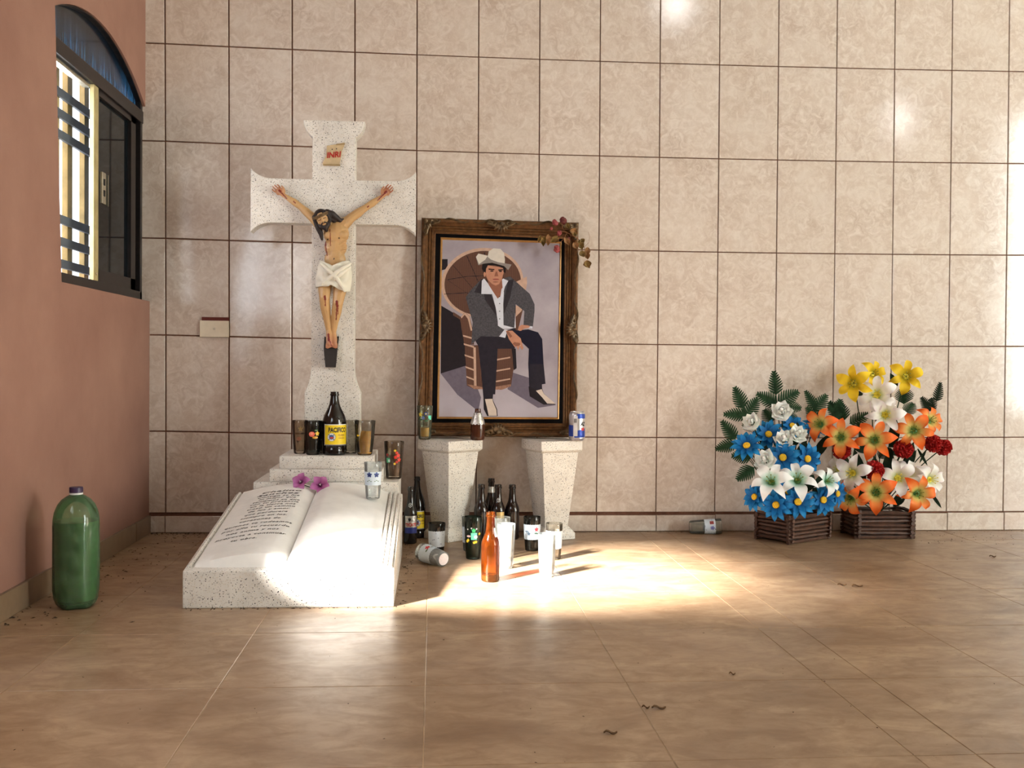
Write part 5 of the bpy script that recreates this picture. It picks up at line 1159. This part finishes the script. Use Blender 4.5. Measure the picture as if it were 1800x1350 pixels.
def lily_core(kind):
    if kind not in LILYC:
        mb = MB(); mb.lathe([(0, -.014), (.005, -.010), (.011, .004), (.006, .006), (0, .004)], 12, 0)
        for k in range(6):
            a = k * math.pi / 3 + .3; mb.tube([(0, 0, .002), (.006 * math.cos(a), .006 * math.sin(a), .018), (.014 * math.cos(a), .014 * math.sin(a), .032)], .0009, 5, 1); mb.ball((.014 * math.cos(a), .014 * math.sin(a), .033), (.0022, .0022, .0030), nu=6, nv=5, mi=1)
        LILYC[kind] = mb.mesh('lily_heart_' + kind, [M_GC if kind in ('orange', 'whitegreen') else M_STAMY, M_STAM if kind != 'white' else M_STAMY], True, False)
    return LILYC[kind]
def lily(A, kind, x, y, Y, dx=0, dy=0, roll=0, s_=1.0, base=None, nm='lily'):
    P_ = on_y(x, y, Y); o = A.part(nm, lily_core(kind), facing(P_, dx, dy, roll) @ Matrix.Scale(s_ * 1.17, 4))
    for k in range(6):
        link('petal', LILY[kind][k % 2], o, Matrix.Rotation(k * math.pi / 3, 4, 'Z') @ Matrix.Translation((0, 0, -.002 * (k % 2))) @ Matrix.Rotation(random.Random(int(x) * 7 + k).uniform(-.16, .16), 4, 'Y'))
    if base: A.stem(P_ - (CAM - P_).normalized() * .016, base)
core_d = MB().lathe([(0, -.006), (.008, -.006), (.0115, .004), (.0125, .009), (.010, .0125), (0, .014)], 16).mesh('daisy_eye', M_YEC, True)
def daisy(A, x, y, Y, dx=0, dy=0, roll=0, s_=1.0, base=None):
    P_ = on_y(x, y, Y); o = A.part('daisy', core_d, facing(P_, dx, dy, roll) @ Matrix.Scale(s_ * 1.14, 4)); rr_ = random.Random(int(x + y))
    for k in range(11): link('petal', DAISY[0], o, Matrix.Rotation(k * math.tau / 11, 4, 'Z') @ Matrix.Rotation(rr_.uniform(-.12, .16), 4, 'Y') @ Matrix.Rotation(rr_.uniform(-.2, .2), 4, 'X'))
    for k in range(8): link('petal', DAISY[1], o, Matrix.Rotation(k * math.tau / 8 + .2, 4, 'Z') @ Matrix.Translation((0, 0, .002)) @ Matrix.Rotation(rr_.uniform(-.15, .15), 4, 'Y'))
    if base: A.stem(P_ - (CAM - P_).normalized() * .01, base)
rp_ = petal_mesh('rose_petal', .034, .036, lambda t: (.30 + .30 * math.sin(t * 1.7), .95 * t - .12 * t * t), M_ROSE, -.55, 6, 6, tip=.55, ruffle=.05, base_w=.5)
rp2_ = petal_mesh('rose_petal_inner', .030, .026, lambda t: (.14 + .12 * math.sin(t * 1.7), 1.0 * t), M_ROSE, -.7, 6, 6, tip=.6, ruffle=.05, base_w=.5)
rc_ = MB().lathe([(0, -.004), (.008, 0), (.007, .016), (.004, .026), (0, .027)], 12).mesh('rose_heart', M_ROSE, True)
def rose(A, x, y, Y, dx=0, dy=0, s_=1.0, base=None, open_=.35):
    P_ = on_y(x, y, Y); o = A.part('rose', rc_, facing(P_, dx, dy, x) @ Matrix.Scale(s_ * 1.15, 4))
    for k in range(4): link('petal', rp2_, o, Matrix.Rotation(k * math.tau / 4, 4, 'Z') @ Matrix.Rotation(.08, 4, 'Y'))
    for k in range(5): link('petal', rp_, o, Matrix.Rotation(k * math.tau / 5 + .4, 4, 'Z') @ Matrix.Rotation(open_, 4, 'Y'))
    for k in range(5): link('petal', rp_, o, Matrix.Rotation(k * math.tau / 5 + 1.0, 4, 'Z') @ Matrix.Rotation(open_ * 2.0, 4, 'Y') @ Matrix.Scale(1.12, 4))
    if base: A.stem(P_, base)
def carn_mesh():
    mb = MB(); rr_ = random.Random(5); R_ = .030
    for k in range(150):
        z_ = 1 - 1.75 * k / 150; a = k * 2.39996; q = math.sqrt(max(0, 1 - z_ * z_)); d = Vector((q * math.cos(a), q * math.sin(a), z_)); t1 = d.orthogonal().normalized(); t2 = d.cross(t1); r0 = R_ * .45; r1 = R_ * rr_.uniform(.86, 1.08); w = .0058
        ph = rr_.uniform(0, 6.28); u = t1 * math.cos(ph) + t2 * math.sin(ph); v = d.cross(u)
        mb.add([d * r0 - u * w * .4, d * r0 + u * w * .4, d * r1 * .93 + u * w + v * .001, d * r1 + u * w * .35 - v * .0012, d * r1 * .95 + v * .0015, d * r1 - u * w * .4 - v * .0012, d * r1 * .93 - u * w + v * .001], [(0, 1, 2, 3, 4, 5, 6)])
    mb.ball((0, 0, 0), R_ * .6, nu=12, nv=8); return mb.mesh('carnation', M_CARN, False, False)
CARN = carn_mesh()
def carnation(A, x, y, Y, s_=1.0, base=None, dx=0, dy=0):
    P_ = on_y(x, y, Y); A.part('carnation', CARN, facing(P_, dx, dy, x) @ Matrix.Scale(s_ * 1.15, 4))
    if base: A.stem(P_, base)
def fern(A, tip, base, Yt, Yb, w=.030, n=9, m_=None):
    T, B = on_y(*tip, Yt), on_y(*base, Yb); ax = T - B; L = ax.length; ax.normalize(); sd = ax.cross(CAM - B).normalized(); nn = sd.cross(ax).normalized(); mb = MB()
    C_ = lambda t: B + ax * L * t + nn * (.10 * L * math.sin(t * 2.2)); mb.tube([C_(i / 6) for i in range(7)], [.0016 * (1 - .8 * i / 6) for i in range(7)], 5)
    for k in range(n):
        t = .06 + .90 * k / n; ll = w * (1 - t ** 1.6) * (.75 + .25 * min(1, t * 5)) + .003
        for s_ in (-1, 1):
            c = C_(t); d = (sd * s_ * .86 + ax * .50 + nn * .12).normalized(); hw = L / n * .53; p2 = ax * hw; ll *= 1.12
            mb.add([c - p2 * .9, c + d * ll * .45 - p2 * .86, c + d * ll * .84 - p2 * .50, c + d * ll + p2 * .25, c + d * ll * .80 + p2 * .56 + nn * .001, c + d * ll * .4 + p2 * .76, c + p2 * .9], [(0, 1, 2, 3, 4, 5, 6)])
    A.part('fern_frond', mb.mesh('fern_frond', m_ or M_FERN, False, False), Matrix.Identity(4))
def leaf(A, tip, base, Yt, Yb, w=.02):
    T, B = on_y(*tip, Yt), on_y(*base, Yb); ax = T - B; L = ax.length; ax.normalize(); sd = ax.cross(CAM - B).normalized(); nn = sd.cross(ax); vs_ = []
    for i in range(7):
        t = i / 6; hw = w * .5 * math.sin(math.pi * min(1, .08 + t * .92)) ** .8
        for s_ in (-1, 0, 1): vs_.append(B + ax * L * t + sd * hw * s_ + nn * (.18 * L * math.sin(t * 2.4) + .2 * hw * abs(s_)))
    A.part('leaf', MB().add(vs_, [(i * 3 + j, i * 3 + j + 1, (i + 1) * 3 + j + 1, (i + 1) * 3 + j) for i in range(6) for j in range(2)]).mesh('leaf', M_DKLEAF, True, True, 80), Matrix.Identity(4))
M_STICK = mat('dark_brown_willow_stick', (74, 46, 32), .55, var=.45, scale=50, bump=.3); M_STICKIN = mat('dark_basket_lining', (26, 17, 13), .8)
def basket(A, c, e1, l1, l2, h):
    e1 = Vector((e1[0], e1[1], 0)).normalized(); e2 = Vector((-e1.y, e1.x, 0)); c = Vector((c[0], c[1], 0)); n = 7; r_ = h / n * .46; rr_ = random.Random(3)
    MW = Matrix((e1, e2, Vector((0, 0, 1)))).transposed().to_4x4(); MW.translation = c
    bk = A.part('basket', MB().box((-l1 / 2 + .016, -l2 / 2 + .016, .006), (l1 / 2 - .016, l2 / 2 - .016, h * .86)).mesh('basket_lining', M_STICKIN), MW)
    def stick(L):
        m_ = MB(); k_ = 7; m_.tube([(L * (i / (k_ - 1) - .5), rr_.uniform(-.0015, .0015), rr_.uniform(-.0015, .0015)) for i in range(k_)], [r_ * rr_.uniform(.85, 1.12) for _ in range(k_)], 7); return m_.mesh('willow_stick', M_STICK, True, True, 50)
    for layer_ in range(n):
        for ax_, L, D in ((0, l1 + .018, l2), (1, l2 + .018, l1)):
            me_ = stick(L)
            for sg in (-1, 1):
                z_ = r_ * 1.02 + layer_ * h / n + (h / n * .5 if ax_ else 0)
                M_ = Matrix.Translation((0, sg * (D / 2 - r_), z_)) if ax_ == 0 else Matrix.Translation((sg * (D / 2 - r_), 0, z_)) @ Matrix.Rotation(math.pi / 2, 4, 'Z')
                link('stick', me_, bk, M_ @ Matrix.Rotation(rr_.uniform(0, 6), 4, 'X') @ Matrix.Rotation(rr_.uniform(-.012, .012), 4, 'Z'))
    for sx in (-1, 1):
        for sy in (-1, 1): link('corner_post', MB().tube([(0, 0, 0.001), (0, 0, h + .004)], .0065, 8).mesh('corner_post', M_STICK, True), bk, Matrix.Translation((sx * (l1 / 2 - .006), sy * (l2 / 2 - .006), 0)))
# ---- blue and white arrangement
r1 = empty('flower_basket', (2.515, -.197, 0)); tag(r1, 'artificial blue daisies, white lilies and ferns in a dark willow basket', 'flower basket', 'artificial flower baskets by the wall'); bpy.context.view_layer.update()
A = Arr(r1); basket(A, (2.515, -.197), (.846, .533), .250, .170, .108); b1 = (2.515, -.19, .09)
q5 = lambda x, y: (1250 + x / 4.217, 640 + y / 4.217)
for x, y, Y, dx, dy, s_ in ((265, 612, -.27, -.15, .75, 1.0), (424, 525, -.22, .15, .35, .98), (532, 694, -.30, 0, .15, 1.03), (708, 702, -.27, .45, .0, 1.0), (485, 1042, -.39, -.25, -.1, .98), (642, 1022, -.40, .1, .05, 1.0), (824, 1005, -.34, .5, -.1, .98), (600, 462, -.20, .2, .6, .85), (330, 985, -.33, -1.1, .2, .9), (925, 960, -.31, 1.0, -.1, .9), (570, 950, -.33, 0, .5, .9), (760, 470, -.20, .4, .5, .8)): daisy(A, *q5(x, y), Y, dx, dy, x, s_, b1)
for x, y, Y, dx, dy, s_, ro_ in ((450, 880, -.42, -.15, .45, 1.0, .2), (640, 868, -.42, .1, .5, 1.0, .7), (855, 872, -.36, .7, .3, .75, .3)): lily(A, 'whitegreen', *q5(x, y), Y, dx, dy, ro_, s_, b1)
for x, y, Y, dx, dy, s_ in ((300, 432, -.24, -.5, .4, .95), (522, 352, -.22, 0, .4, 1.08), (400, 712, -.31, -.2, .4, 1.1), (540, 560, -.28, 0, .7, 1.0), (640, 522, -.27, .4, .6, 1.0)): rose(A, *q5(x, y), Y, dx, dy, s_, b1)
for tp, bs, w in (((463, 40), (482, 230), .030), ((168, 158), (240, 330), .032), ((325, 212), (485, 300), .034), ((652, 200), (490, 285), .036), ((350, 245), (250, 390), .034), ((78, 372), (260, 380), .030), ((70, 410), (180, 560), .032), ((22, 635), (185, 590), .030), ((140, 680), (300, 690), .034), ((182, 866), (320, 765), .034), ((668, 330), (540, 300), .028), ((692, 188), (775, 330), .022), ((858, 222), (760, 350), .030), ((700, 310), (800, 430), .030), ((390, 330), (460, 430), .036), ((870, 275), (960, 400), .034), ((960, 255), (920, 400), .03), ((640, 420), (560, 400), .030), ((720, 440), (800, 480), .03), ((230, 470), (340, 430), .034)):
    fern(A, q5(*tp), q5(*bs), -.17, -.19, w)
for x, y in ((482, 230), (240, 330), (260, 380), (180, 560), (185, 590), (300, 690), (320, 765), (775, 330), (490, 290), (460, 430), (340, 430)): A.stem(on_y(*q5(x, y), -.19), (2.515, -.185, .09), .0016)
for tp, bs, w in (((420, 620), (500, 760), .05), ((560, 600), (600, 800), .05), ((700, 560), (650, 760), .05), ((800, 620), (700, 820), .05), ((480, 460), (520, 640), .05), ((640, 430), (620, 600), .05), ((760, 820), (680, 950), .05), ((520, 800), (560, 960), .05), ((860, 800), (760, 960), .045), ((880, 520), (760, 700), .04), ((360, 560), (440, 720), .04)):
    leaf(A, q5(*tp), q5(*bs), -.20, -.20, w)  # filler leaves added behind the blooms to darken the gaps
# ---- orange and red arrangement
r2 = empty('flower_basket', (2.890, -.142, 0)); tag(r2, 'artificial orange, white and yellow lilies with red carnations in a dark basket', 'flower basket', 'artificial flower baskets by the wall'); bpy.context.view_layer.update()
A = Arr(r2); basket(A, (2.890, -.140), (1, -.02), .232, .155, .112); b2 = (2.89, -.14, .09)
q6 = lambda x, y: (1420 + x / 4.0926, 630 + y / 4.0926)
for k, x, y, Y, dx, dy, ro_, s_ in (('orange', 242, 570, -.26, -.15, .1, .5, 1.0), ('orange', 482, 590, -.28, 0, .1, .15, 1.05), ('orange', 762, 522, -.25, .1, .1, .9, 1.0), ('orange', 95, 478, -.22, -.5, .25, .3, .9), ('orange', 868, 450, -.19, .7, .2, .2, .8), ('orange', 492, 965, -.31, 0, .05, .52, 1.08), ('orange', 780, 972, -.28, .35, -.05, .1, .98), ('orange', 312, 1000, -.28, -.45, -.6, .9, .9),
                                    ('white', 498, 262, -.20, -.1, .1, .5, 1.02), ('white', 555, 405, -.22, .1, .0, .1, 1.0), ('white', 325, 825, -.26, -.35, .0, .3, 1.0), ('white', 645, 862, -.26, .15, .05, .7, 1.0), ('white', 870, 872, -.22, .75, .0, .2, .9), ('white', 720, 830, -.20, .3, .3, .2, .8), ('white', 225, 800, -.2, -.8, .2, .2, .7), ('yellow', 335, 178, -.18, -.25, -.05, .6, .95), ('yellow', 462, 112, -.14, .5, .2, .2, .75), ('yellow', 702, 132, -.17, .2, .1, .35, .92)):
    lily(A, k, *q6(x, y), Y, dx, dy, ro_, s_, b2)
for x, y, Y, s_ in ((245, 662, -.24, 1.08), (688, 652, -.24, 1.12), (478, 806, -.28, 1.15), (902, 612, -.2, 1.05), (975, 640, -.18, 1.0)): carnation(A, *q6(x, y), Y, s_, b2)
for tp, bs, w in (((955, 165), (925, 310), .020), ((690, 205), (690, 330), .040), ((810, 270), (880, 380), .024), ((905, 400), (890, 280), .020), ((140, 300), (250, 450), .036), ((215, 300), (260, 450), .034), ((440, 395), (300, 470), .030), ((760, 320), (700, 400), .030), ((320, 540), (400, 480), .028), ((560, 660), (510, 720), .024)):
    fern(A, q6(*tp), q6(*bs), -.15, -.16, w, m_=M_DKLEAF if w < .025 else None)
for tp, bs, w in (((590, 100), (640, 200), .026), ((300, 235), (395, 260), .020), ((960, 1075), (880, 960), .014), ((945, 905), (850, 880), .010), ((860, 770), (790, 650), .012), ((800, 760), (850, 660), .010), ((640, 700), (560, 640), .02), ((420, 680), (330, 640), .02), ((330, 640), (400, 900), .045), ((480, 700), (480, 900), .05), ((600, 640), (560, 880), .045), ((780, 660), (640, 900), .04), ((380, 480), (430, 700), .045), ((640, 440), (600, 640), .045), ((760, 600), (700, 820), .04), ((560, 900), (520, 1040), .05), ((700, 960), (620, 1060), .04), ((360, 930), (420, 1050), .04), ((220, 640), (300, 820), .035)): leaf(A, q6(*tp), q6(*bs), -.17, -.16, w)  # the wide ones are filler, added to darken gaps between blooms

# ================================================================= PURPLE ORCHID SPRIG ON THE BOOK
orc = empty('orchid_sprig', on_z(548, 860, .27)); tag(orc, 'two purple silk orchid blooms lying at the top of the book', 'flowers'); bpy.context.view_layer.update()
A = Arr(orc); PL = .036
M_ORC = petal_mat('purple_orchid_silk', [(.10, (110, 34, 88)), (.3, (180, 96, 156)), (.9, (206, 134, 188))], PL, Wd=.02)
op_ = [petal_mesh('orchid_petal', PL, .028, lambda t: (.08 + .88 * t, .40 * math.sin(t * 2.4) * .8), M_ORC, .35, 6, 4, tip=.42, ruffle=.05)]
oc_ = MB(); oc_.lathe([(0, -.006), (.004, -.004), (.006, .004), (.003, .008), (0, .008)], 10)
for a in (0, 2.1, 4.2): oc_.tube([(0, 0, .004), (.003 * math.cos(a), .003 * math.sin(a), .014)], .0012, 5, 1)
oc_ = oc_.mesh('orchid_heart', [mat('dark_purple_throat', (70, 14, 54), .5), mat('white_stamen', (220, 204, 214), .5)], True, False)
for x, y, Y, dx, dy, ro_, s_ in ((530, 848, -.545, -.45, .3, .3, 1.0), (562, 853.5, -.555, .15, .35, .9, 1.05)):
    P_ = on_y(x, y, Y); o = A.part('orchid_bloom', oc_, facing(P_, dx, dy, ro_) @ Matrix.Scale(s_, 4))
    for k in range(5): link('petal', op_[0], o, Matrix.Rotation(k * math.tau / 5, 4, 'Z') @ Matrix.Rotation(random.Random(k + int(x)).uniform(-.35, .2), 4, 'Y'))
A.part('sprig_stem', MB().tube([on_y(532, 852, -.535), on_y(548, 857, -.535), on_y(561, 857, -.54)], .0018, 6).mesh('sprig_stem', M_GSTEM, True), Matrix.Identity(4))

# ================================================================= CRUMBS AND DEAD LEAVES ON THE FLOOR
rd = random.Random(12); mb = MB()
def crumb(x, y, s_, z0=0.0005):
    a = rd.uniform(0, 6.28); c, d = math.cos(a), math.sin(a); l_ = s_ * rd.uniform(.8, 2.2); w = s_ * rd.uniform(.4, .9); h_ = s_ * rd.uniform(.3, .8)
    mb.add([(x + c * l_, y + d * l_, z0), (x - d * w, y + c * w, z0), (x - c * l_, y - d * l_, z0), (x + d * w, y - c * w, z0), (x + rd.uniform(-.3, .3) * l_, y, z0 + h_)], [(0, 1, 4), (1, 2, 4), (2, 3, 4), (3, 0, 4), (0, 3, 2, 1)])
def free(x, y): return not (BX0 - .002 < x < BX1 + .002 and BY0 - .002 < y < -.19) and not (math.hypot(x - .083, y + 1.238) < .06)
def scat(n, fx_, fy_, s0, s1):
    for _ in range(n):
        x, y = fx_(), fy_()
        if free(x, y): crumb(x, y, rd.uniform(s0, s1))
scat(170, lambda: -.045 + abs(rd.gauss(0, .13)), lambda: rd.uniform(-1.45, -.02), .0014, .0042)
scat(140, lambda: rd.uniform(-.04, .40), lambda: -.016 - abs(rd.gauss(0, .05)), .0014, .0042)
scat(90, lambda: BX1 + .004 + abs(rd.gauss(0, .03)), lambda: rd.uniform(-1.28, -.15), .0012, .0036)
scat(60, lambda: rd.uniform(BX0, BX1), lambda: BY0 - .004 - abs(rd.gauss(0, .008)), .0014, .0036)
scat(150, lambda: rd.uniform(1.0, 4.2), lambda: -.014 - abs(rd.gauss(0, .035)), .0008, .0024)
scat(90, lambda: rd.uniform(3.0, 3.6), lambda: rd.uniform(-.35, -.02), .0012, .0035)
scat(240, lambda: rd.uniform(-.04, 3.4), lambda: rd.uniform(-2.6, -.02), .0006, .0020)
db = mb.build('floor_crumbs', mat('dark_soil_crumb', (58, 40, 28), .9, var=.4, scale=30), weld=False); tag(db, 'dark crumbs and leaf bits scattered over the tan floor', 'debris', kind='stuff')
M_BRIT = mat('brittle_leaf', (104, 74, 44), .8, var=.3)
for x, y, s_, lab_ in ((1480, 1029, .018, 'paler-side dead leaf of the touching pair in front of the blue flower basket'), (1507, 1031, .022, 'larger dead leaf of the touching pair in front of the flower baskets'), (1158, 1246, .018, 'longer dead leaf on the foreground floor joint'), (1135, 1245, .010, 'stubby dead leaf at the foreground floor joint'),
                       (1073, 1290, .016, 'dead leaf nearest the viewer on the foreground floor'), (1287, 1186, .009, 'tiny dead leaf alone on the open floor right of centre'), (1745, 979, .016, 'dead leaf near the wall right of the orange flower basket')):
    p = on_z(x, y, 0); vs_ = []
    for i in range(6):
        for j in (-1, 0, 1): vs_.append((p.x + s_ * (i / 5 - .5) * 1.6, p.y + j * s_ * .32 * math.sin(math.pi * (.1 + .8 * i / 5)), .0012 + .003 * abs(j) + .003 * math.sin(i * 1.3)))
    o = MB().add(vs_, [(i * 3 + j, i * 3 + j + 1, (i + 1) * 3 + j + 1, (i + 1) * 3 + j) for i in range(5) for j in range(2)]).build('dead_leaf', M_BRIT, smooth=True, angle=80)
    tag(o, lab_, 'leaf', 'dead leaves on the floor')
